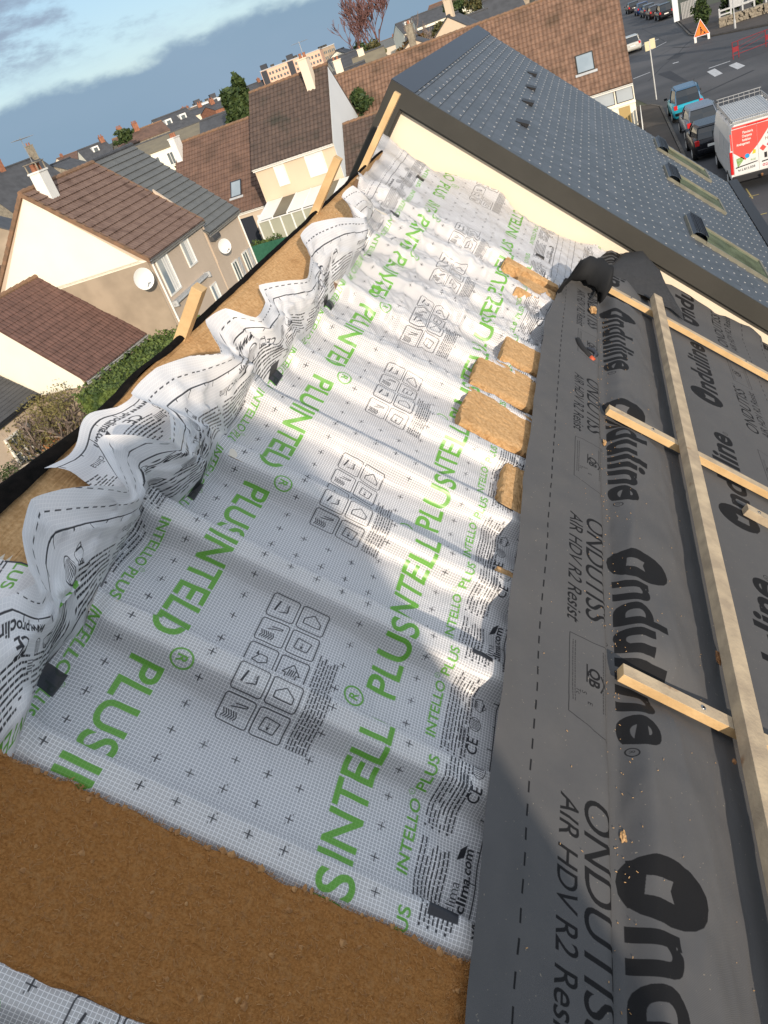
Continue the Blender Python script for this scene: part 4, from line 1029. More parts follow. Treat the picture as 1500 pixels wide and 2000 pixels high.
# --- left houses
def aerial(parent, x, y, z, h=1.5):
    m = MB(); m.tube([(x, y, z), (x, y, z+h)], .018, 6); m.tube([(x-.5, y, z+h*.95), (x+.5, y, z+h*.95)], .012, 5)
    for k in range(9): xx = x-.48+k*.12; m.tube([(xx, y-.16-.02*k, z+h*.95), (xx, y+.16+.02*k, z+h*.95)], .008, 4)
    m.build('aerial', M['zinc'], parent)
def build_left():
    A0 = (-18.3, 29.12)
    root, r = house('brown_roof_house', 'brown tiled house with a tall blank cream gable and a white chimney', A0, -3, 6.0, 3.8, 5.2, 8.8, 'beige_r', 'tile_a', tw=.21, ch=.36, amp=.020, st=.05, vergem='ridge_t')
    m = MB(); m.prism([(-.010, .25, 5.0), (-.010, 3.8, 8.62), (-.010, 7.35, 5.0)], (-.02, 0, 0)); m.prism([(-.010, -.006, 4.98), (-.010, -.006, 5.02), (-.010, .3, 5.1), (-.010, 7.3, 5.1), (-.010, 7.61, 5.02), (-.010, 7.61, 4.98)], (-.02, 0, 0)); m.build('gable_render', M['white_r'], root)
    m = MB(); m.box((-.030, -.004, 0), (-.005, 7.61, 4.98)); m.build('gable_base', M['tan_r'], root)
    c = chimney(root, 1.05, 3.35, 7.9, 9.25, .62, .48, 'white', 3)
    m = MB(); m.box((.72, 3.05, 9.62), (1.38, 3.65, 9.65)); [m.box((x-.02, y-.02, 9.3), (x+.02, y+.02, 9.62)) for x in (.78, 1.32) for y in (3.1, 3.6)]; m.build('rain_cap', M['stone'], c)
    aerial(c, 1.25, 3.5, 9.3, 1.3)
    window(root, .62, 3.35, 1.05, 1.50, 'curtain'); window(root, 3.30, 3.75, .78, 1.10, 'curtain'); window(root, 4.35, .9, .62, 1.5, 'curtain')
    downpipe(root, .16, -.07, 0, 4.95)
    m = MB(); m.box((.35, -.20, 3.0), (4.3, 0, 3.10)); m.tube([(.3, -.17, 2.98), (4.35, -.17, 2.98)], .05, 8); m.box((.30, -.30, 2.88), (.38, 0, 3.12)); m.box((4.27, -.30, 2.88), (4.35, 0, 3.12)); m.build('awning', M['lightgrey'], root)
    B0 = (A0[0]+math.sin(rad(-3))*6.12, A0[1]+math.cos(rad(-3))*6.12)
    rb, r2 = house('grey_roof_house', 'house joined behind the brown roofed one, flat grey tiles, white shutters and a dish', B0, -3, 4.55, 3.95, 4.62, 8.85, 'beige_r', 'grey_tile', ov=.20, vo=.03, tw=.26, ch=.36, amp=.0, st=.05, kind='flat', ridgem='slate_f')
    m = MB(); m.prism([(.02, -.02, 3.0), (.02, -.02, 5.0), (.02, 1.6, 6.95), (.02, 1.6, 3.0)], (.12, 0, 0)); m.build('parting_wall', M['beige_r'], rb)
    m = MB(); m.prism([(.15, -.25, 4.0), (.15, -.25, 4.15), (.15, .25, 4.75), (.15, .3, 4.0)], (.9, 0, 0)); m.build('porch_roof', M['slate_f'], rb)
    downpipe(rb, 4.45, -.06, 0, 4.3)
    for x in (1.5, 3.15):
        w = window(rb, x, 1.15, .62, 1.35, 'glass')
        m = MB(); m.box((x+.80, -.06, 1.1), (x+1.12, -.03, 2.55)); 
        for a, b in (((x+.82, 1.2), (x+1.10, 1.8)), ((x+.82, 1.85), (x+1.10, 2.45))):
            m.prism([(a[0], -.062, a[1]), (a[0]+.05, -.062, a[1]), (b[0], -.062, b[1]), (b[0]-.05, -.062, b[1])], (0, -.012, 0))
        m.build('shutter', M['lightgrey'], rb)
    dish((-17.96, 27.75, 4.63), 40, .40, 'large white satellite dish at the corner of the beige house, by the blank gable', (.25, .75, .0))
    dish((-18.15, 35.6, 3.62), 40, .33, 'smaller satellite dish between the two beige house fronts', (.2, .45, .0))
    # garage
    rc, r3 = house('garage', 'low garage with dark red corrugated tiles in front of the beige house', (-20.35, 24.66), 5, 4.3, 3.37, 2.4, 5.72, 'tan_r', 'tile_c', tw=.20, ch=.34, amp=.035, st=.02, vergem=None, vo=.08, Db=3.2, kind='round', gut='lightgrey')
    m = MB(); m.prism([(-.012, .02, 2.02), (-.012, .12, 2.42), (-.012, 3.37, 5.57), (-.012, 6.5, 2.5), (-.012, 6.55, 2.02)], (-.02, 0, 0)); m.build('gable_render', M['white_r'], rc)
    m = MB(); m.box((2.1, -.02, 0), (3.0, .0, 2.0)); m.build('door', M['dark'], rc)
    m = MB(); m.tube([(4.12, -.1, 0), (4.12, -.1, 2.25)], .04, 8); m.build('downpipe', M['white'], rc)
    # brown roof seen past the garage, left edge
    house('tiled_outbuilding', 'low brown tiled roof at the left edge below the cream gable', (-27.6, 29.4), -3, 6, 4.0, 4.3, 6.9, 'tan_r', 'tile_l', tw=.22, ch=.34, amp=.03, st=.03)
    # garden house with slate roof, left edge
    rg, r4 = house('garden_house', 'small slate roofed house with a white framed window at the left edge', (-22.98, 20.6), 1, 4.0, 3.2, 2.3, 4.9, 'beige_r', 'slate_f', tw=.25, ch=.16, amp=.0, st=.012, kind='flat', ridgem='slate_f', gut='anthracite')
    w = window(rg, 1.6, .15, 1.3, 1.3, 'glass', depth=.08)
    m = MB()
    for k in range(1, 4): m.box((1.6, -.05, .15+k*.325-.012), (2.9, -.02, .15+k*.325+.012)); m.box((1.6+k*.325-.012, -.05, .15), (1.6+k*.325+.012, -.02, 1.45))
    m.build('glazing_bars', M['white'], w)
build_left()

def build_middle():
    M0 = (-21.51, 50.09)
    root, r = house('two_storey_house', 'peach two-storey house with two white shuttered windows and a dark tiled roof', M0, 89, 5.45, 4.0, 5.25, 9.05, 'peach_r', 'tile_m', tw=.26, ch=.34, amp=.05, st=.03, gut='white', seg=4, vo=.04)
    m = MB(); m.prism([(5.46, .03, 3), (5.46, .03, 5.08), (5.46, 4.0, 8.9), (5.46, 7.9, 5.1), (5.46, 7.9, 3)], (.03, 0, 0)); m.build('gable_face', M['pale_blue_r'], root)  # thin gable face, paler and bluer than the front
    window(root, 1.36, 3.72, .58, 1.2, 'shutter', depth=.08); window(root, 3.50, 3.66, 1.08, 1.35, 'shutter', depth=.08)
    aerial(chimney(root, 4.35, 3.25, 8.0, 9.75, .55, .75, 'cream', 2), 4.35, 3.5, 9.8, .9)
    downpipe(root, .08, -.06, 0, 5.0, 'peach_r')
    ra, r2 = house('house_wing', 'lower wing with dark brown tiles on the right of the peach house', (M0[0]+5.52, M0[1]+.1), 89, 2.9, 3.15, 2.55, 5.6, 'peach_r', 'tile_m', tw=.26, ch=.34, amp=.05, st=.03, gut='white', vo=.0)
    rl, r3 = house('long_roof_house', 'long red-brown tiled roof with one small roof window, left of the peach house', (M0[0]-8.5, M0[1]+3.0), 89.5, 8.55, 5.1, 2.6, 7.6, 'beige_r', 'tile_l', tw=.24, ch=.34, amp=.03, st=.03, gut='white', ov=.1, vo=.0)
    skylight(rl, 4.55, -.1, 2.5, 5.1, 7.6, 1.35, .72, 1.15)
    chimney(rl, .35, 4.4, 6.5, 8.05, .45, 1.0, 'white', 3)
    m = MB(); m.box((4.6, -.02, 0), (5.9, .0, 2.1)); m.build('door', M['anthracite'], rl)
    m = MB(); m.box((6.2, -.04, .1), (7.4, -.01, 2.0)); m.build('garage_door', M['pale_blue_r'], rl)
    # conservatory
    rc = empty('conservatory', (M0[0]+.15, M0[1]-2.65, 0), 0, 'white framed glass conservatory built onto the peach house', 'conservatory')
    Lc = 6.1; z0, z1 = 2.45, 2.92
    z1 = 3.0
    m = MB()
    for k in range(7):
        x = Lc*k/6; m.prism([(x-.04, 0, z0-.04), (x-.04, 0, z0+.05), (x-.04, 2.65, z1+.05), (x-.04, 2.65, z1-.04)], (.08, 0, 0))
    m.box((-.05, -.06, z0-.10), (Lc+.05, .04, z0-.041)); m.box((-.05, 2.56, z1-.10), (Lc+.05, 2.64, z1-.041))
    for k in range(9): x = Lc*k/8; m.box((x-.045, -.045, 0), (x+.045, .035, z0-.10))
    m.build('frame', M['whitem'], rc)
    for k in range(6):
        x0, x1 = Lc*k/6+.04, Lc*(k+1)/6-.04; m = MB()
        m.prism([(x0, .02, z0+.02), (x1, .02, z0+.02), (x1, 2.6, z1+.02), (x0, 2.6, z1+.02)], (0, 0, -.015)); m.build('roof_panel', M['white'] if k in (0, 2, 3, 5) else M['olive_roof'], rc)
    for k in range(8):
        x0, x1 = Lc*k/8+.045, Lc*(k+1)/8-.045; m = MB(); m.box((x0, -.01, .1), (x1, .0, z0-.12)); m.build('pane', M['net_curtain'], rc)
M['net_curtain'] = mat('pane_with_blind', (0.42, 0.42, 0.33), (0.36, 0.37, 0.29), 0.15, 1.0, spec=0.7)
build_middle()

def build_street_house():
    P0 = (-20.4, 55.3)
    root, r = house('orange_tile_house', 'long house with an orange-brown tiled roof and one roof window, beside the street', P0, 90, 21.74, 4.75, 2.75, 8.1, 'white_r', 'tile_t', tw=.26, ch=.36, amp=.055, st=.03, gut='white', vo=.0, seg=4)
    skylight(root, 21.74-2.98, -.18, 2.55, 4.75, 8.1, 1.62, .95, 1.15, frame='bronze')
    # sunroom strip windows on the front
    x = 21.74
    o = None
    for a, b in ((x-4.6, x-3.3), (x-3.2, x-1.15), (x-1.05, x-.06)):
        m = MB(); m.box((a, -.05, 1.62), (b, -.01, 2.42)); o = m.build('window', M['black'], root); m = MB(); m.box((a+.04, -.056, 1.66), (b-.04, -.05, 2.38)); m.build('pane', M['pane_sky'], o)
    m = MB(); m.box((x-4.7, -.10, 1.44), (x+.02, .0, 1.56)); m.build('sill', M['white'], root)
    m = MB(); m.box((x-1.0, -.03, 0), (x-.35, -.005, 1.35)); m.build('door', mat('ochre_door', (0.42, 0.30, 0.12), rough=.6), root)
M['pane_sky'] = mat('pane_sky', (0.46, 0.50, 0.52), (0.40, 0.44, 0.47), 0.12, 1.0, spec=.8)
build_street_house()

# ------------------------------------------------------------------ ground and street
def sheet(name, pts, z, matl, kind='structure'):
    m = MB(); n = len(pts); m.add([(x, y, z) for x, y in pts], [tuple(range(n))])
    return tag(m.build(name, matl), kind=kind)
sheet('ground', [(-900, -400), (900, -400), (900, 1600), (-900, 1600)], -.02, M['earth'])
sheet('road', [(2.95, -20), (16, -20), (16, 73), (60, 76), (60, 96), (14.2, 84.5), (9.2, 93), (8.4, 116), (14, 220), (4, 220), (1.0, 120), (-.5, 84), (-8, 82), (-8, 70), (1.7, 66), (2.6, 60)], .0, M['asphalt'])
sheet('pavement', [(2.8, -20), (2.8, 59.5), (2.4, 61), (1.4, 62), (-8, 65), (-8, 20), (-2, 20), (-2, -20)], .11, M['pavement'])
def kerb(name, pts, w=.15, h=.12, z=0.0):
    m = MB()
    for (a, b) in zip(pts[:-1], pts[1:]):
        a = Vector((*a, z)); b = Vector((*b, z)); d = (b-a).normalized(); n = Vector((-d.y, d.x, 0))*w
        k = max(1, int((b-a).length/1.0))
        for i in range(k):
            p = a+(b-a)*(i/k); q = a+(b-a)*((i+1)/k)-d*.012
            m.prism([p, q, q+n, p+n], (0, 0, h))
    return tag(m.build(name, M['kerb']), kind='structure')
kerb('kerb', [(2.95, -5), (3.0, 59.5), (2.5, 61.3), (1.5, 62.3), (-6, 65)])
kerb('kerb', [(8.55, 116), (8.2, 95), (9.2, 88.6), (14.2, 82.0), (30, 80)], w=-.15)
sheet('pavement', [(8.7, 120), (8.35, 95), (9.3, 88.8), (14.3, 82.2), (30, 80.2), (30, 110), (12, 120)], .11, M['pavement'])
sheet('pavement', [(14, -20), (14, 69), (40, 71), (40, -20)], .11, M['pavement'])
def mark(pts, matl='paint', z=.004): return sheet('road_marking', pts, z, M[matl])
mark([(1.96, 77.0), (3.35, 77.75), (3.35, 78.0), (1.96, 77.3)]); mark([(7.0, 69.75), (8.5, 70.0), (8.5, 70.25), (7.0, 70.0)])
mark([(6.72, 68.5), (6.86, 65.2), (7.42, 65.6), (7.30, 68.9)]); mark([(8.15, 68.2), (8.33, 65.3), (8.9, 65.9), (8.72, 68.6)])
mark([(5.2, 78.5), (5.65, 78.4), (5.65, 78.8), (5.2, 78.9)]); mark([(3.5, 100), (5.6, 101), (5.6, 101.4), (3.5, 100.4)]); mark([(4.4, 93.5), (6.0, 96), (6.0, 96.3), (4.4, 93.8)])
for y in np.arange(16, 37, 1.15):
    x = 3.85+.012*(36-y); mark([(x, y), (x+.16, y), (x+.16, y+.6), (x, y+.6)], 'paint_y')
for x, y in ((4.45, 33.8), (4.3, 31.2)): mark([(x, y), (x+.05, y), (x+.05, y+1.6), (x, y+1.6)], 'paint_y'); mark([(x-.3, y+.3), (x+.3, y+.3), (x+.3, y+.38), (x-.3, y+.38)], 'paint_y', .008)
def tar(pts): return sheet('tar_patch', pts, .0035, M['patch'])
tar([(3.75, 75.4), (4.7, 75.1), (5.3, 66.7), (4.6, 68.2)])
tar([(4.9, 82), (5.9, 84.5), (6.7, 83.5), (5.8, 81)])
def crack(pts, w=.10):
    m = MB()
    for i in range(len(pts)-1):
        a, b = Vector((*pts[i], .003)), Vector((*pts[i+1], .003)); d = (b-a).normalized(); n = Vector((-d.y, d.x, 0))*w/2; m.add([a-n, b-n, b+n, a+n], [(0, 1, 2, 3)])
    tag(m.build('tar_seam', M['patch']), kind='structure')
crack([(2.9, 73), (4.4, 79), (6.2, 84.5), (7.0, 88), (8.0, 91)]); crack([(6.1, 90), (7, 86.5), (9, 84), (12, 80)]); crack([(4.2, 86), (6.2, 89.5), (7.2, 86)], .07); crack([(3, 66), (9, 68.6), (14, 70.5)], .07); crack([(4.8, 120), (5.6, 105), (5.9, 97)], .08)
crack([(5.5, 60), (9, 63)], .3)

# ------------------------------------------------------------------ vehicles
def car(P, az, label, paint, L=4.1, Wd=1.76, Hh=1.5, style='hatch', group=None, plate=True, roofpaint=None, name='parked_car', copyof=None):
    root = empty(name, (P[0], P[1], .004), rad(90-az), label, 'car', group)
    h = Wd/2; f = L/2
    st = [(-f, .38, .78, .80), (-f+.04, .26, .92, .92), (-f+.35, .22, 1.0, 1.0), (-f*.4, .20, 1.0, 1.0), (f*.1, .20, .98, 1.0), (f*.45, .22, .95, .99), (f-.45, .24, .84, .95), (f-.10, .28, .70, .86), (f, .36, .58, .76)]
    rows = []
    for x, zb, zt, k in st:
        w = h*k; rows.append([(x, -w*.86, zb), (x, -w*.97, zb+.12), (x, -w, (zb+zt)/2), (x, -w*.97, zt-.07), (x, -w*.88, zt), (x, 0, zt+.03), (x, w*.88, zt), (x, w*.97, zt-.07), (x, w, (zb+zt)/2), (x, w*.97, zb+.12), (x, w*.86, zb)])
    m = MB(); m.grid(rows, flip=True); n = len(rows[0])
    m.add(rows[0], [tuple(range(n))]); m.add(rows[-1], [tuple(range(n))[::-1]])
    m.add([r[0] for r in rows]+[r[-1] for r in rows], [tuple([i, i+1, len(rows)+i+1, len(rows)+i]) for i in range(len(rows)-1)])
    body = m.build('body', paint, root, smooth=True)
    xr0 = -f+.10 if style != 'sedan' else -f+.55; xr1 = -f+.38 if style != 'sedan' else -f+1.0; xf0 = f*.46; xf1 = f*.10
    zb_, zt_ = .96, Hh
    def ring(x0, x1, w, z, bul=.05): return [(x0, -w*.8, z), (x0-bul, 0, z), (x0, w*.8, z), ((x0+x1)*.5, w*1.0, z), (x1, w*.82, z), (x1+bul, 0, z), (x1, -w*.82, z), ((x0+x1)*.5, -w*1.0, z)]
    r1 = ring(xr0, xf0, h*.93, zb_); r2 = ring(xr0*.7+xr1*.3, xf0*.6+xf1*.4, h*.88, zb_+(zt_-zb_)*.5); r3 = ring(xr1, xf1, h*.78, zt_-.03)
    m = MB(); m.add(r1+r2+r3, [(i, (i+1) % 8, 8+(i+1) % 8, 8+i) for i in range(8)]+[(8+i, 8+(i+1) % 8, 16+(i+1) % 8, 16+i) for i in range(8)]); m.build('windows', M['carglass'], body, smooth=False)
    r4 = ring(xr1-.05, xf1+.04, h*.80, zt_-.035); r5 = ring(xr1+.08, xf1-.1, h*.68, zt_+.02)
    m = MB(); m.add(r4+r5, [(i, (i+1) % 8, 8+(i+1) % 8, 8+i) for i in range(8)]+[tuple(range(8, 16))])
    for i in (0, 2, 3, 4, 6, 7):
        a, b, c = Vector(r1[i]), Vector(r2[i]), Vector(r3[i]); m.tube([a*1.003, Vector((b.x, b.y*1.01, b.z)), Vector((c.x, c.y*1.01, c.z))], .035, 5)
    m.build('roof', roofpaint or paint, body, smooth=False)
    if style == 'mpv':
        m = MB()
        for sg in (-1, 1): m.tube([(xr1+.05, sg*h*.70, zt_+.03), (xr1+.15, sg*h*.70, zt_+.08), (xf1-.3, sg*h*.70, zt_+.08), (xf1-.2, sg*h*.70, zt_+.03)], .02, 6)
        m.build('roof_rail', M['black'], body)
    for x in (-f*.62, f*.62):
        for sg in (-1, 1):
            m = MB(); m.tube([(x, sg*(h-.20), .31), (x, sg*(h+.005), .31)], .31, 18); w = m.build('wheel', M['rubber'], root)
            m = MB(); m.tube([(x, sg*(h-.02), .31), (x, sg*(h+.012), .31)], .19, 12); m.build('rim', M['lightgrey'], w)
    for sg in (-1, 1):
        m = MB(); m.box((-f-.012, sg*h*.78-.10, .72), (-f+.14, sg*h*.78+.10, .95)); m.build('tail_light', M['red_light'], body, bevel=.02)
        m = MB(); m.box((f-.16, sg*h*.68-.14, .58), (f-.02, sg*h*.68+.14, .70)); m.build('headlight', M['pane_sky'], body, bevel=.02)
        m = MB(); m.box((f*.40, sg*(h+.08)-.09, .95), (f*.40+.10, sg*(h+.08)+.09, 1.08)); m.build('wing_mirror', M['black'], body, bevel=.02)
    m = MB(); m.box((-f-.035, -h*.80, .38), (-f+.15, h*.80, .56)); m.build('rear_bumper', M['black'] if style == 'mpv' else paint, body, bevel=.03)
    if plate: m = MB(); m.box((-f-.045, -.25, .60), (-f-.01, .25, .71)); m.build('number_plate', M['white'], body)
    return root
def paintm(n, c, metal=.3, rough=.25): return mat(n, c, tuple(x*.9 for x in c), rough, 2, metal=metal, spec=.6)
M['carglass'] = mat('car_glass', (0.02, 0.025, 0.03), rough=.06, spec=.9)
M['red_light'] = mat('red_light', (0.55, 0.02, 0.02), rough=.25)
car((4.0, 54.6), -1, 'turquoise blue people carrier parked at the head of the kerb row', paintm('turquoise_paint', (0.03, 0.42, 0.55), .45), L=4.05, Hh=1.68, style='mpv', roofpaint=paintm('dark_blue_paint', (0.06, 0.14, 0.24)))
car((4.15, 48.6), -1, 'slate grey hatchback parked behind the turquoise car', paintm('slate_paint', (0.16, 0.19, 0.24)), L=4.2, Hh=1.48)
car((4.05, 43.8), -1, 'black hatchback parked between the grey car and the van', paintm('black_paint', (0.012, 0.013, 0.018)), L=3.9, Hh=1.46)
car((2.7, 97.8), -3, 'silver white hatchback driving away beyond the crossing', paintm('pearl_paint', (0.62, 0.61, 0.56)), L=4.2, Hh=1.5)
rowcars = [((7.75, 123.0), 'black off-roader at the near end of the far parked row', (0.012, 0.013, 0.018), 1.7), ((7.0, 129.5), 'dark brown car second in the far parked row', (0.05, 0.03, 0.03), 1.45), ((6.6, 136.0), 'dark grey car third in the far parked row', (0.06, 0.07, 0.09), 1.45), ((6.1, 143.0), 'dark blue car fourth in the far parked row', (0.02, 0.05, 0.16), 1.5), ((5.2, 153.0), 'black car at the far end of the parked row, by the picture edge', (0.02, 0.02, 0.025), 1.45)]
for i, (p, lab, c, hh) in enumerate(rowcars):
    car(p, -5, lab, paintm('row_paint_%s' % 'abcde'[i], c), L=4.3, Hh=hh, Wd=1.85, group='cars parked beyond the crossing')

def flat_text(m, body, x, z, size, y, mi=0, offset=0.0, length=None, rot=0.0, shear=0.0):
    """lettering on a plane facing -y"""
    v, t = text_tris(body, size, offset, shear)
    if not len(v): return
    if length: v[:, 0] *= length/v[:, 0].max()
    c, s = math.cos(rot), math.sin(rot)
    m.add([(x+a*c-b*s, y, z+a*s+b*c) for a, b in v], [tuple(int(k) for k in q) for q in t], mi)
def van():
    root = empty('delivery_van', (4.98, 35.2, .004), 0, 'white works van with red and white lettered rear doors and a roof rack', 'van')
    white = paintm('van_white', (0.72, 0.72, 0.70), .0, .3)
    # cross-section (x,z) of the body, tapering towards the roof
    def sec(y, k=1.0, top=2.5): 
        return [(-.98*k, y, .42), (-1.02*k, y, .60), (-1.02*k, y, 1.35), (-.97*k, y, 1.9), (-.88*k, y, top-.12), (-.78*k, y, top), (.78*k, y, top), (.88*k, y, top-.12), (.97*k, y, 1.9), (1.02*k, y, 1.35), (1.02*k, y, .60), (.98*k, y, .42)]
    m = MB(); R_ = [sec(.0, .985), sec(.05), sec(4.3), sec(4.55, 1, 2.45), sec(5.3, .97, 1.55), sec(5.9, .9, 1.05)]; R_[5] = [(x, y, min(z, 1.05)) for x, y, z in R_[5]]; R_[4] = [(x, y, min(z, 1.5)) for x, y, z in R_[4]]
    m.grid(R_, flip=True); m.add(R_[0], [tuple(range(12))]); m.add(R_[-1], [tuple(range(12))[::-1]]); b = m.build('body', white, root)
    m = MB(); m.add([(-.86, 4.66, 2.3), (.86, 4.66, 2.3), (.90, 5.28, 1.58), (-.90, 5.28, 1.58)], [(0, 3, 2, 1)]); m.build('windscreen', M['carglass'], b)
    for y in (1.05, 4.7):
        for sg in (-1, 1):
            m = MB(); m.tube([(sg*.80, y, .34), (sg*1.03, y, .34)], .34, 20); w = m.build('wheel', M['rubber'], root); m = MB(); m.tube([(sg*1.0, y, .34), (sg*1.04, y, .34)], .20, 12); m.build('rim', M['lightgrey'], w)
    # side panels pressed lines, left side
    m = MB()
    for y0, y1 in ((.25, 1.6), (1.75, 3.1)): 
        m.prism([(-1.024, y0, 1.25), (-1.024, y1, 1.25), (-.978, y1, 1.88), (-.978, y0, 1.88)], (-.006, 0, 0))
    m.build('side_panel', M['lightgrey'], b)
    m = MB(); m.box((-.99, -.06, .36), (.99, .10, .62)); m.build('rear_bumper', M['black'], b, bevel=.03)
    for sg in (-1, 1):
        m = MB(); m.box((sg*.965-.055, -.035, .70), (sg*.965+.055, .08, 1.55)); m.build('tail_light', M['red_light'], b, bevel=.02)
    red = mat('coral_red_film', (0.78, 0.09, 0.07), (0.74, 0.08, 0.065), .35, 2); film = [white, red, M['black'], M['white'], mat('brown_film', (0.25, 0.14, 0.06), rough=.4), mat('yellow_film', (0.80, 0.50, 0.03), rough=.4), mat('blue_film', (0.02, 0.30, 0.60), rough=.4), mat('green_film', (0.18, 0.32, 0.06), (0.30, 0.42, 0.25), .4, 12), mat('crimson_film', (0.45, 0.02, 0.06), rough=.4)]
    # two doors
    for side, (xa, xb) in enumerate(((-.89, -.006), (.006, .89))):
        m = MB(); y = -.022
        m.box((xa, -.02, .66), (xb, .02, 2.36), 0)
        if side == 0:
            m.add([(xa+.01, y, 2.34), (xa+.01, y, 1.50), (-.48, y, 1.14), (xb, y, 1.59), (xb, y, 2.34)], [(0, 1, 2, 3, 4)], 1)
            for k, tx in enumerate(('Menuiserie', 'Charpente', 'Isolation', 'Aménagement')): 
                w = (.36, .34, .30, .47)[k]; flat_text(m, tx, -.14-k*.045-w+(.0 if k < 3 else .0), 2.12-k*.135, .13, y-.004, 3, .002, length=w)
            m.add([(-.80, y, 1.25), (-.76, y, .92), (-.50, y, 1.20), (-.60, y, 1.30)], [(0, 1, 2, 3)], 7)
            m.add([(-.40+.085*math.cos(a), y-.004, 1.28+.085*math.sin(a)) for a in np.linspace(0, 2*math.pi, 17)[:-1]], [tuple(range(16))], 6)
            m.add([(-.22, y-.004, 1.30), (-.10, y-.004, 1.30), (-.08, y-.004, 1.42), (-.16, y-.004, 1.46)], [(0, 1, 2, 3)], 5)
            flat_text(m, 'RGE', -.28, 1.06, .10, y, 7, .002)
            m.add([(-.84, y, .90), (-.05, y, .98), (-.05, y, 1.015), (-.84, y, .945)], [(0, 1, 2, 3)], 2)
            flat_text(m, '912.815.058', -.76, .76, .12, y, 2, .002, length=.62, rot=.06)
        else:
            m.add([(xa, y, 2.34), (xa, y, 1.60), (.60, y, 2.34)], [(0, 1, 2)], 1)
            for k in range(4): m.add([(.34+k*.07, y-.003, 1.88), (.37+k*.07, y-.003, 1.88), (.47+k*.07, y-.003, 2.12), (.44+k*.07, y-.003, 2.12)], [(0, 1, 2, 3)], 4)
            flat_text(m, 'HABITAT', .27, 1.68, .17, y, 4, .001, length=.60)
            for k, (cx, cz) in enumerate(((.17, 1.42), (.42, 1.50), (.66, 1.45))): m.add([(cx-.12, y, cz), (cx, y, cz-.12), (cx+.12, y, cz), (cx, y, cz+.12)], [(0, 1, 2, 3)], 1 if k != 1 else 8)
            m.add([(.20, y, 1.04), (.30, y, 1.04), (.30, y, 1.24), (.20, y, 1.24)], [(0, 1, 2, 3)], 2)
            flat_text(m, 'Devis', .36, 1.20, .08, y, 4, .001); flat_text(m, '24 - 50', .36, 1.10, .08, y, 2, .001)
            m.add([(.10, y, .90), (.86, y, .96), (.86, y, 1.0), (.10, y, .945)], [(0, 1, 2, 3)], 2)
            m.add([(.38, y, .70), (.88, y, .70), (.88, y, .90), (.38, y, .88)], [(0, 1, 2, 3)], 5)
            flat_text(m, '02 33 44', .12, .74, .14, y-.004, 8, .002, length=.68)
        m.build('rear_door', film, b)
    m = MB()
    for sg in (-1, 1): m.box((sg*.925-.03, -.012, 1.60), (sg*.925+.03, -.002, 2.2))
    m.box((-.86, -.012, 2.365), (.86, -.002, 2.44)); m.build('corner_film', red, b)
    m = MB(); m.box((-.35, -.045, 2.37), (.35, -.005, 2.41)); m.build('brake_light', M['red_light'], b)
    m = MB(); m.tube([(.05, -.12, .45), (.05, -.20, .45), (.05, -.24, .52)], [.03, .03, .045], 8); m.build('tow_ball', M['leaf_dry'], b)
    # roof platform with rails
    o = MB(); o.box((-.80, .15, 2.56), (.80, 4.1, 2.585)); 
    for x in np.linspace(-.78, .74, 20): o.box((x, .15, 2.586), (x+.035, 4.1, 2.60))
    for y in (.3, 1.6, 2.9, 4.0): o.box((-.88, y, 2.48), (.88, y+.05, 2.559))
    rk = o.build('roof_rack', M['lightgrey'], root)
    m = MB()
    for x in (-.86, .86):
        m.tube([(x, .12, 2.72), (x, 4.15, 2.72)], .018, 6); m.tube([(x, .12, 2.62), (x, 4.15, 2.62)], .012, 6)
        for y in np.arange(.15, 4.2, .33): m.tube([(x, y, 2.55), (x, y, 2.72)], .012, 6)
    m.tube([(-.86, 4.15, 2.72), (.86, 4.15, 2.72)], .018, 6); m.tube([(-.86, .12, 2.66), (.86, .12, 2.66)], .02, 6)
    for x in np.arange(-.8, .85, .2): m.tube([(x, 4.15, 2.56), (x, 4.15, 2.85)], .012, 6)
    m.tube([(-.86, 4.15, 2.85), (.86, 4.15, 2.85)], .018, 6); m.build('rack_rail', M['zinc'], rk)
van()

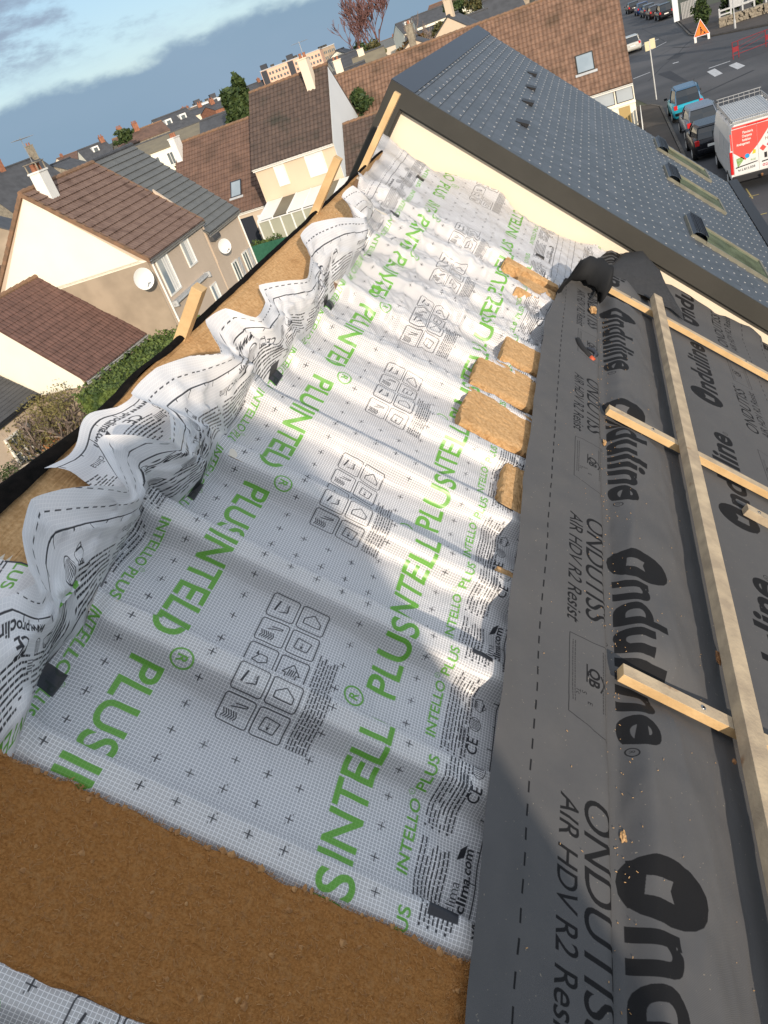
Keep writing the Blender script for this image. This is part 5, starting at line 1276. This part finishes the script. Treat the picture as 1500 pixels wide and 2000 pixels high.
# ------------------------------------------------------------------ street furniture
def street_bits():
    r = empty('street_sign', (2.86, 62.5, .11), 0, 'post with two blank backed sign plates beside the crossing', 'sign')
    m = MB(); m.tube([(0, 0, 0), (0, 0, 3.6)], .04, 10); m.build('post', M['lightgrey'], r)
    yel = mat('sign_back', (0.62, 0.55, 0.36), (0.56, 0.50, 0.33), .5, 2)
    for a, b, z0, z1, t in ((-.30, -.02, 3.05, 3.60, .0), (.02, .36, 3.08, 3.68, .05)):
        m = MB(); m.box((a, -.03+t, z0), (b, .0+t, z1)); m.build('sign_plate', yel, r, bevel=.02)
    r = empty('roadworks_sign', (8.45, 87.4, 0), rad(-4), 'orange triangular roadworks sign standing on the road', 'sign'); r.scale = (.70, .70, .80)
    og = mat('sign_orange', (0.80, 0.22, 0.03), rough=.5); s = 1.0
    def tri(k, y0, y1, mt, nm, par):
        m = MB(); c = 1.15; m.prism([(-1.0*k*s, y0, c-.62*k), (1.0*k*s, y0, c-.62*k), (0, y0, c+1.12*k)], (0, y1-y0, 0)); return m.build(nm, mt, par)
    p = tri(1.0, -.02, .02, M['white'], 'sign_plate', r); tri(.90, -.026, -.022, M['red_light'], 'red_border', p); tri(.80, -.032, -.028, og, 'orange_face', p)
    m = MB(); y = -.036
    m.add([(-.10, y, .75), (-.02, y, .75), (.05, y, 1.05), (.0, y, 1.3), (-.12, y, 1.25)], [(0, 1, 2, 3, 4)]); m.add([(-.10, y, .70), (-.18, y, .70), (-.06, y, 1.0), (.02, y, .95)], [(0, 1, 2, 3)])
    m.add([(-.06+.09*math.cos(a), y, 1.38+.09*math.sin(a)) for a in np.linspace(0, 6.283, 11)[:-1]], [tuple(range(10))]); m.add([(-.02, y, 1.2), (.26, y, .85), (.30, y, .88), (.02, y, 1.25)], [(0, 1, 2, 3)]); m.add([(.18, y, .70), (.50, y, .70), (.36, y, .92)], [(0, 1, 2)])
    m.build('digging_man_mark', M['black'], p)
    m = MB()
    for x in (-.8, .8): m.box((x-.14, -.01, 0), (x+.14, .02, .53)); m.box((x-.14, .4, 0), (x+.14, .45, .1)); m.tube([(x, .0, .5), (x, .43, .05)], .02, 6)
    m.build('stand', M['white'], r)
    # red works barrier
    r = empty('works_barrier', (8.75, 70.4, 0), rad(24), 'red metal works barrier fence beside the dark tree trunk', 'barrier')
    rd = mat('barrier_red', (0.22, 0.012, 0.02), rough=.5); Lb = 3.0
    for x in (0, .45, Lb-.4, Lb):
        m = MB(); m.tube([(x, 0, 0), (x, 0, 1.12)], .03, 8); m.build('post', rd, r)
    m = MB(); 
    for z in (1.1, .25): m.tube([(0, 0, z), (Lb, 0, z)], .022, 6)
    m.tube([(.45, 0, .45), (Lb-.4, 0, .75)], .012, 6); m.tube([(.45, 0, .7), (Lb-.4, 0, 1.05)], .012, 6); m.build('rail', rd, r)
    for x in (.02, Lb-.38): m = MB(); m.box((x, -.02, .45), (x+.40, .01, .78)); m.build('panel', rd, r)
    for (x, y, h, lab, nm, rr_) in ((10.0, 107.1, 5.5, 'slim grey pole by the white gate', 'pole', .06), (11.26, 87.7, 4.5, 'white post in front of the stone garden wall', 'pole', .05)):
        m = MB(); m.tube([(x, y, .1), (x, y, h)], rr_, 8); m.tube([(x, y, .1), (x, y, .8)], rr_*1.9, 8); tag(m.build(nm, M['lightgrey']), lab, 'pole')
    # stone garden wall with white rail fence
    rr = random.Random(4); m = MB()
    for i in range(170):
        t = rr.random(); x = 10.6+4.4*t; y = 92.3-4.0*t*.2+rr.uniform(-.1, .1); z = .1+rr.random()*.75; s = rr.uniform(.10, .20)
        m.box((x-s, y-.25, z-s*.5), (x+s, y+.22, z+s*.5))
    m.box((10.5, 92.0, .1), (16, 92.5, .9)); tag(m.build('stone_wall', M['stone']), 'low rubble stone wall under the white rail fence', 'wall')
    r = empty('rail_fence', (10.6, 92.2, .9), 0, 'white wooden rail fence on top of the stone wall', 'fence')
    for k in range(6): m = MB(); m.box((k*1.0-.07, -.07, 0), (k*1.0+.07, .07, .75)); m.build('post', M['lightgrey'], r)
    m = MB(); m.box((0, -.10, .48), (5.0, -.071, .62)); m.box((0, -.10, .14), (1.0, -.071, .26)); m.build('rail', M['lightgrey'], r)
    r = empty('gate_fence', (9.0, 112.5, .1), 0, 'pale slatted fence with a white gate post at the top of the street', 'fence')
    for k in range(14): m = MB(); m.box((k*.16, 0, 0), (k*.16+.10, .03, 1.7)); m.build('slat', M['zinc'], r)
    m = MB(); m.box((-.9, -.1, 0), (-.3, .3, 2.3)); m.build('post', M['pale_blue_r'], r)
    # picket steps of the corner house
    r = empty('picket_fence', (1.42, 50.4, .11), rad(88), 'white stepped picket fence at the foot of the orange tiled house', 'fence')
    for k in range(16): m = MB(); m.box((k*.32, 0, 0), (k*.32+.20, .03, 1.05)); m.build('picket', M['white'], r)
    m = MB(); m.box((0, .031, .25), (5.2, .06, .33)); m.build('rail', M['white'], r)
    m = MB(); m.box((14.1, 76.0, 0), (15.2, 77.0, .3)); m.box((12.0, 96, 1.0), (13.8, 98, 2.4)); tag(m.build('garden_shed', M['lightgrey']), 'pale grey shed panel behind the rail fence', 'shed')
street_bits()

# ------------------------------------------------------------------ vegetation
def leaves(m, c, rad_, n, size, rr, mi=0, clumps=9, flat=.0):
    cs = []
    for k in range(clumps):
        a = rr.uniform(0, 6.28); q = rr.random()**.5*.75; z = rr.uniform(-.75, .8); w = math.sqrt(max(.08, 1-z*z)); cs.append((math.cos(a)*q*w, math.sin(a)*q*w, z, rr.uniform(.28, .5)))
    for k in range(n):
        cx, cy, cz, cr = cs[k % clumps]
        while True:
            p = Vector((rr.uniform(-1, 1), rr.uniform(-1, 1), rr.uniform(-1, 1)))
            if .25 < p.length < 1: break
        p = Vector((cx, cy, cz))+p*cr; P = Vector((c[0]+p.x*rad_[0], c[1]+p.y*rad_[1], c[2]+p.z*rad_[2]))
        u = Vector((rr.gauss(0, 1), rr.gauss(0, 1), rr.gauss(0, 1))).normalized(); v = u.cross(Vector((rr.gauss(0, 1), rr.gauss(0, 1), rr.gauss(0, 1)))).normalized(); s = size*rr.uniform(.6, 1.3)
        m.add([P+u*s, P+v*s*.45, P-u*s, P-v*s*.45], [(0, 1, 2, 3)], mi)
def branches(m, p, d, L, r, lev, rr, spread=.55, up=.15, seg=5, k=3):
    pts = [p]; q = p.copy(); dd = d.copy()
    for i in range(3):
        dd = (dd+Vector((rr.gauss(0, .12), rr.gauss(0, .12), rr.gauss(0, .08)+up*.3))).normalized(); q = q+dd*L/3; pts.append(q.copy())
    rm = .030 if L > .42 else .004
    m.tube(pts, [max(r, rm), max(r*.85, rm), max(r*.7, rm), max(r*.55, rm)], seg, cap=False)
    if lev <= 0: return
    for i in range(k):
        t = rr.uniform(.35, 1.0); b = pts[1].lerp(pts[3], t) if t < 1 else pts[3]
        nd = (dd+Vector((rr.gauss(0, spread), rr.gauss(0, spread), rr.gauss(0, spread*.6)+up))).normalized()
        branches(m, b, nd, L*rr.uniform(.55, .8), r*.55, lev-1, rr, spread, up, max(3, seg-1), k)
def tree(name, P, h, label, cat, leafm=None, crown=None, n=2600, size=.3, seed=1, bare=False, lev=5, z0=0.0, trunkh=.3, barkm='trunk', twigm=None, clumps=12, group=None):
    rr = random.Random(seed); root = empty(name, (P[0], P[1], z0), 0, label, cat, group)
    m = MB()
    if bare:
        m2 = MB(); branches(m2, Vector((0, 0, h*trunkh)), Vector((0, 0, 1)), h*.36, h*.016, lev, rr, .50, .24, 5, 4)
        m.tube([(0, 0, -.1), (0, 0, h*trunkh*.5), (0, 0, h*trunkh)], [h*.028, h*.022, h*.017], 8); m.build('trunk', M['branch'], root); m2.build('crown', M[twigm or 'twig'], root)
        return root
    m.tube([(0, 0, -.1), (0, 0, h*.35), (0, 0, h*.7)], [h*.03, h*.02, h*.01], 7)
    for k in range(7):
        a = k*.9; m.tube([(0, 0, h*(.3+.05*k)), (math.cos(a)*crown[0]*.6, math.sin(a)*crown[1]*.6, h*(.42+.05*k))], [h*.010, h*.004], 5)
    m.build('trunk', M[barkm], root)
    m = MB(); leaves(m, (0, 0, h-crown[2]), crown, n, size, rr, clumps=clumps); m.build('crown', M[leafm], root)
    return root
def pol(az, d): return (math.sin(rad(az))*d, math.cos(rad(az))*d)
def vegetation():
    tree('conifer', pol(-22.35, 82), 10.3, 'taller dark conifer behind the long brown roof', 'tree', 'leaf_con', (1.5, 1.5, 3.6), 3800, .34, 3, clumps=22)
    tree('conifer', pol(-23.1, 80), 9.6, 'shorter dark conifer left of the taller one', 'tree', 'leaf_con', (1.25, 1.25, 3.1), 3000, .32, 4, clumps=20)
    tree('bare_tree', pol(-12.7, 118), 14.0, 'big bare purple-brown tree rising above the ridge', 'tree', bare=True, seed=5, lev=5, trunkh=.22)
    tree('bare_tree', pol(-14.95, 150), 12.8, 'smaller bare tree between the pink flats and the big bare tree', 'tree', bare=True, seed=8, lev=4, trunkh=.3)
    tree('bare_tree', pol(-9.9, 105), 9.6, 'bare shrub-like tree left of the cream chimney house', 'tree', bare=True, seed=12, lev=4, trunkh=.15, twigm='branch')
    for i, (az, d, h, c, mt, lab) in enumerate(((-13.6, 110, 8.9, (1.9, 1.9, 2.6), 'leaf_bush', 'dense olive evergreen at the foot of the big bare tree'), (-14.3, 150, 9.3, (2.2, 2, 1.8), 'leaf_con', 'small green tree left of the big bare tree'), (-11.0, 108, 8.0, (2.2, 1.6, 1.4), 'leaf_brown', 'russet bush behind the orange tile ridge'), (-9.6, 110, 8.2, (2.0, 1.6, 1.5), 'leaf_bush', 'dull green bush right of the russet one'), (-8.9, 120, 8.3, (1.8, 1.6, 1.4), 'leaf_bush', 'low green bush under the white house fronts'),
        (-8.0, 125, 10.8, (2.6, 2, 2.6), 'leaf_con', 'dark tree at the top edge behind the cream chimney'), (-6.9, 120, 9.8, (2.4, 2, 2.4), 'leaf_bush', 'dark bushy tree at the top edge, right of the slate hip roof'), (-15.2, 60, 6.9, (.9, .9, 1.1), 'leaf_con', 'spiky dark green tree in front of the orange tile gable'), (-27.3, 75, 6.6, (1.0, 1, 1.4), 'leaf_bush', 'green bush between the grey roof and the white chimney'))):
        tree('evergreen_tree' if i in (0, 1, 5, 6, 7) else 'bush', pol(az, d), h, lab, 'tree' if i in (0, 1, 5, 6, 7) else 'bush', mt, c, 1700, .28 if d > 90 else .2, 20+i, clumps=14)
    r = tree('cedar_tree', pol(-30.3, 112), 9.9, 'flat topped cedar against the sky', 'tree', 'leaf_con', (1.9, 1.9, .7), 900, .25, 40, clumps=9)
    # gardens
    sheet('lawn', [(-27, 14), (-17.2, 14), (-17.2, 34), (-27, 34)], .004, M['lawn'])
    rr = random.Random(9)
    root = empty('hedge', (-18.7, 26.7, 0), rad(-5), 'clipped dark green hedge in front of the garage', 'hedge')
    m = MB(); 
    for k in range(5200):
        f = rr.random()
        if f < .45: p = (rr.uniform(-1.3, 1.3), rr.uniform(-3.2, 3.4), 2.05+rr.gauss(0, .10))
        elif f < .8: p = (1.3+rr.gauss(0, .05), rr.uniform(-3.2, 3.4), rr.uniform(.1, 2.15))
        else: p = (rr.uniform(-1.3, 1.3), -3.2+rr.gauss(0, .05), rr.uniform(.1, 2.15))
        P = Vector(p); u = Vector((rr.gauss(0, 1), rr.gauss(0, 1), rr.gauss(0, 1))).normalized(); v = u.orthogonal().normalized(); s = rr.uniform(.05, .10); m.add([P+u*s, P+v*s*.5, P-u*s, P-v*s*.5], [(0, 1, 2, 3)])
    m.box((-1.22, -3.15, 0), (1.22, 3.3, 1.95)); m.build('foliage', M['leaf_hedge'], root)
    for i, (x, y, h, mt, n, lab) in enumerate(((-21.6, 23.6, 2.4, 'leaf_olive', 1500, 'tangled olive shrub in front of the white garage gable'), (-22.4, 22.9, 2.1, 'leaf_olive', 1300, 'straggly yellow-green shrub beside the slate roofed garden house'), (-21.7, 22.9, 1.1, 'leaf_rust', 160, 'rust coloured shrub low in the garden'), (-22.4, 20.9, .9, 'leaf_con', 350, 'strappy green plant by the stone edging'), (-22.3, 19.8, .9, 'leaf_con', 350, 'green plant at the left edge below the black ridge strip'))):
        root = empty('shrub', (x, y, 0), 0, lab, 'shrub'); m = MB(); rr2 = random.Random(60+i)
        for k in range(9 if h > 1.5 else 4):
            a = k*.7; branches(m, Vector((math.cos(a)*.12, math.sin(a)*.12, 0)), Vector((math.cos(a)*.5, math.sin(a)*.5, 1)).normalized(), h*.42, .022, 3, rr2, .5, .15, 4, 3)
        m.build('stems', M['branch'], root); m = MB(); leaves(m, (0, 0, h*.6), (h*.62, h*.62, h*.45), n, .055, rr2, clumps=16); m.build('foliage', M[mt], root)
    m = MB()
    for k in range(60): s = rr.uniform(.12, .28); x = -22.9+rr.random()*1.0; y = 20.4+rr.random()*1.8; m.box((x-s, y-s, 0), (x+s, y+s, rr.uniform(.1, .45)))
    tag(m.build('stone_edging', M['stone']), 'heap of garden stones by the French window', 'stones')
    m = MB(); m.tube([(-22.1, 21.6, .0), (-22.1, 21.6, .15), (-22.1, 21.6, .55)], [.16, .18, .30], 14); tag(m.build('flower_pot', M['cream']), 'pale stone flower pot in the garden', 'pot')
    root = empty('hedge', (-20.3, 45.6, 0), 0, 'green hedge between the grey roofed house and the conservatory', 'hedge'); m = MB(); leaves(m, (0, 0, 1.0), (1.6, 1.2, 1.1), 2200, .10, rr, clumps=14); m.build('foliage', M['leaf_hedge'], root)
    r = empty('netting_fence', (-20.8, 44.9, 0), rad(-4), 'green netting screen in front of the conservatory', 'fence')
    m = MB(); m.grid([[(x, .04*math.sin(x*3), z) for x in np.linspace(-.6, 6, 24)] for z in (0, .5, 1.0, 1.6)]); m.build('netting', M['net'], r, smooth=True)
    for k in range(4): m = MB(); m.tube([(-.6+k*2.2, 0, 0), (-.6+k*2.2, 0, 1.7)], .03, 6); m.build('post', M['bronze'], r)
    root = empty('tree', (12.6, 71.6, 0), 0, 'dark tree trunk at the right edge by the works barrier', 'tree'); m = MB(); m.tube([(0, 0, 0), (0, 0, 3), (.1, 0, 6)], [.45, .35, .3], 10); m.build('trunk', M['trunk'], root); m = MB(); leaves(m, (0, 0, 6.5), (2, 2, 2.2), 1800, .25, rr); m.build('crown', M['leaf_con'], root)
    for i, (x, y) in enumerate(((12.2, 97), (9.9, 98.5), (14.6, 95.5))): tree('bush', (x, y), 2.6, ('dark bush behind the stone wall, middle one', 'dark bush behind the stone wall, left one', 'dark bush behind the stone wall, right one')[i], 'bush', 'leaf_con', (1.2, 1.2, 1.2), 900, .2, 80+i)
vegetation()

# ------------------------------------------------------------------ the town beyond
def far_house(az, d, w, dep, ze, zr, wall, roof, label, rot=0, ch=(), name='far_house', dormers=0, wins=0, group=None, roofkids=None):
    x, y = pol(az, d); a = rad(-az)+rad(rot)      # long side faces the viewpoint, then turned by rot
    ux, uy = math.cos(a), math.sin(a)
    P0 = (x-ux*w/2, y-uy*w/2)
    root, r = house(name, label, P0, 90-math.degrees(a), w, dep/2, ze, zr, wall, roof, detail=False, ov=.1, vo=.05, ridgem='ridge_t' if 'tile' in roof else 'slate_f', gut=None, group=group)
    for (cx, h, m_, pots) in ch: chimney(root, w*cx, dep/2, zr-.8, zr+h, .7, .6, m_, pots)
    for k in range(dormers):
        dx = w*(k+.7)/(dormers+.4); m = MB(); yy = dep/4; zz_ = ze+(zr-ze)*.35
        m.prism([(dx-.5, yy, zz_-.3), (dx-.5, yy, zz_+1.0), (dx+.5, yy, zz_+1.0), (dx+.5, yy, zz_-.3)], (0, 1.2, 0)); o = m.build('dormer', M['white'], root)
        m = MB(); m.box((dx-.3, yy-.03, zz_+.1), (dx+.3, yy-.002, zz_+.8)); m.build('pane', M['glass'], o)
    for k in range(wins):
        window(root, w*(k+.35)/wins, ze-1.7, w/wins*.38, 1.1, 'glass', depth=.04)
    return root
def town():
    F = far_house
    F(-36.2, 100, 9.5, 8, 6.4, 10.35, 'stone', 'slate_f', 'old stone house with a slate roof and brick chimneys on the left skyline', 38, ((.04, 1.0, 'brick', 2), (.45, .9, 'brick', 2), (.96, 1.2, 'stone', 2)))
    F(-39.0, 105, 8, 8, 6.4, 10.0, 'stone', 'slate_f', 'slate roof cut by the left edge of the picture', 30, ((.7, 1.0, 'brick', 3),))
    F(-38.6, 66, 5.5, 7, 6.5, 8.9, 'tan_r', 'slate_f', 'tan gabled house left of the big cream gable', 80, ((.3, .9, 'white', 2),))
    F(-33.1, 115, 5, 6, 7.4, 9.0, 'stone', 'slate_f', 'small dark roof beside the stone gable', 60)
    F(-31.9, 135, 4.5, 6, 7.5, 9.4, 'white_r', 'slate_f', 'white dormered house on the skyline left of the cedar', 15, ((.9, .6, 'brick', 2),), dormers=1)
    F(-29.0, 118, 7, 6, 8.0, 9.2, 'stone', 'tile_l', 'brick chimneys and low roof beside the cedar', 10, ((.2, .9, 'brick', 3), (.5, .8, 'brick', 3)))
    F(-27.5, 93, 9.2, 9, 6.9, 7.9, 'white_r', 'olive_roof', 'long low building with a flat tan roof and a row of windows', -8, wins=6)
    F(-28.0, 132, 6.5, 7, 7.6, 9.0, 'white_r', 'slate_f', 'slate roof with a white gable behind the flat tan roof', 35)
    F(-26.4, 128, 5.6, 8, 7.3, 9.6, 'white_r', 'slate_f', 'steep slate roof with two white dormers', 20, dormers=2)
    F(-24.5, 86, 3.8, 6, 6.6, 8.05, 'stone', 'slate_f', 'plain dark roof left of the conifers', -10)
    F(-24.9, 150, 4.2, 6, 8.2, 9.0, 'cream', 'slate_f', 'low cream house under the grey flats', 5, ((.5, .5, 'brick', 2),))
    F(-23.4, 140, 4.2, 6, 8.0, 8.8, 'brick', 'slate_f', 'small brick house left of the conifers', 25, ((.3, .6, 'brick', 2),))
    # pink block of flats
    def flats(az, d, w, dep, h, wall, label, floors, bays, rot=0, darkbays=(), name='block_of_flats'):
        x, y = pol(az, d); a = rad(-az)+rad(rot); root = empty(name, (x, y, 0), a, label, 'building')
        m = MB(); m.box((-w/2, 0, 0), (w/2, dep, h)); m.build('wall', wall, root)
        m = MB(); m.box((-w/2-.1, -.1, h+.002), (w/2+.1, dep+.1, h+.18)); rf = m.build('roof', M['lightgrey'], root)
        for k in darkbays: 
            m = MB(); bx = -w/2+w*(k+.5)/bays; m.box((bx-w/bays*.42, -.15, 0), (bx+w/bays*.42, -.004, h-.1)); m.build('stair_bay', M['anthracite'], root); m = MB(); m.box((bx-.7, 1, h+.19), (bx+.9, 3, h+1.3)); m.build('lift_tower', M['anthracite'], rf)
        for k in range(bays):
            if k in darkbays: continue
            for q in range(floors):
                z = h-1.35-q*1.25; bx = -w/2+w*(k+.5)/bays
                for e in (-.22, .22): m = MB(); m.box((bx+e*w/bays-.16*w/bays, -.03, z), (bx+e*w/bays+.12*w/bays, -.002, z+.62)); m.build('window', M['glass'], root)
        for k in range(3): m = MB(); m.box((-w/2+w*(.15+.2*k), dep*.4, h+.19), (-w/2+w*(.15+.2*k)+.9, dep*.5, h+.7)); m.build('roof_vent', M['bronze'], rf)
        return root
    flats(-18.7, 225, 15.6, 10, 11.2, mat('pink_render', (0.78, 0.50, 0.36), (0.74, 0.47, 0.34), .9, 1), 'long pink block of flats on the skyline with dark stair bays', 4, 9, -6, (0, 4))
    flats(-16.15, 235, 3.4, 9, 11.2, M['tan_r'], 'end block of grey-brown flats with balconies, right of the pink ones', 5, 3, 20)
    flats(-24.5, 240, 9, 9, 9.3, M['pale_blue_r'], 'low grey flats on the skyline left of the conifers', 3, 6, 10, (1, 4))
    F(-15.1, 76, 4.4, 8, 5.6, 8.05, 'peach_r', 'slate_f', 'dark slate roof beside the pale blue-grey gable', 14, ((.45, .8, 'cream', 2),))
    F(-13.9, 96, 3.6, 7, 6.6, 8.4, 'tan_r', 'olive_roof', 'tan flat roofed house behind the dark slate roof', 0, ((.3, .5, 'cream', 1),))
    F(-15.0, 112, 4.6, 7, 7.6, 8.9, 'cream', 'slate_f', 'house with a purple-grey roof below the small bare tree', 10)
    F(-13.6, 125, 3.0, 9, 7.4, 9.6, 'white_r', 'slate_f', 'white gable beside the evergreen', 70)
    F(-10.9, 165, 3.4, 6, 8.4, 10.2, 'white_r', 'slate_f', 'white cottage right of the big bare tree', 20, dormers=1)
    F(-9.5, 158, 6.0, 7, 8.6, 10.3, 'white_r', 'slate_f', 'long slate roof with white walls on the skyline', 10, wins=4)
    F(-9.0, 190, 6.5, 7, 9.6, 11.2, 'white_r', 'tile_l', 'pale house behind the long slate roof', -20, ((.6, .5, 'stone', 2),))
    F(-9.7, 128, 8.5, 8, 6.6, 8.2, 'stone', 'slate_f', 'low slate roof behind the russet bushes', -4)
    F(-8.25, 86, 2.9, 8, 5.9, 8.35, 'peach_r', 'slate_f', 'peach gable with a tall rendered chimney', 82, ((.08, 1.1, 'stone', 2),))
    F(-7.3, 92, 3.6, 6, 6.4, 8.35, 'peach_r', 'slate_f', 'grey hipped slate roof right of the tall chimney', 0)
    F(-6.0, 84, 3.4, 7, 6.4, 9.0, 'peach_r', 'slate_f', 'peach gabled house at the top edge above the orange tiles', 76, ((.3, 1.2, 'peach_r', 1),))
    F(-5.0, 100, 4, 7, 6.4, 9.0, 'white_r', 'slate_f', 'white house at the top edge right of the peach gable', 10)
    rr = random.Random(17); used = set()
    WN = {'white_r': 'white', 'cream': 'cream', 'tan_r': 'tan', 'stone': 'grey stone'}; RN = {'slate_f': 'slate roof', 'tile_l': 'red tiled roof', 'grey_tile': 'pale grey roof'}
    places = ((-40, 'at the far left of the skyline'), (-35, 'behind the old stone house'), (-31, 'behind the brown roof ridge'), (-28, 'beside the cedar'), (-25, 'behind the flat tan roof'), (-22, 'next to the tall conifers'), (-16, 'just beside the pink flats'), (-12, 'behind the big bare tree'), (-8, 'behind the cream chimney house'), (-3, 'above the orange tiled ridge'), (9, 'at the far end of the street'))
    for k in range(40):
        az = -44+k*1.2+rr.uniform(-.4, .4); d = rr.uniform(180, 330); wl = rr.choice(list(WN)); rf = rr.choice(list(RN)); w = rr.uniform(7, 12); rot = rr.uniform(-50, 50)
        if -21 < az < -15.5: continue
        pl_ = [b for a, b in places if az < a]; pl_ = pl_[0] if pl_ else places[-1][1]
        opts = [(a, b) for a in WN for b in RN if (a, b, pl_) not in used]
        if (wl, rf, pl_) in used: wl, rf = rr.choice(opts)
        used.add((wl, rf, pl_))
        zr = 9.5+d*math.tan(rad(rr.uniform(-.75, -.02)))
        F(az, d, w, 8, zr-rr.uniform(1.8, 3), zr, wl, rf, 'distant %s house with a %s %s' % (WN[wl], RN[rf], pl_), rot, ((rr.uniform(.1, .9), .7, 'brick', 1),), name='town_house', group='distant houses of the town')
town()
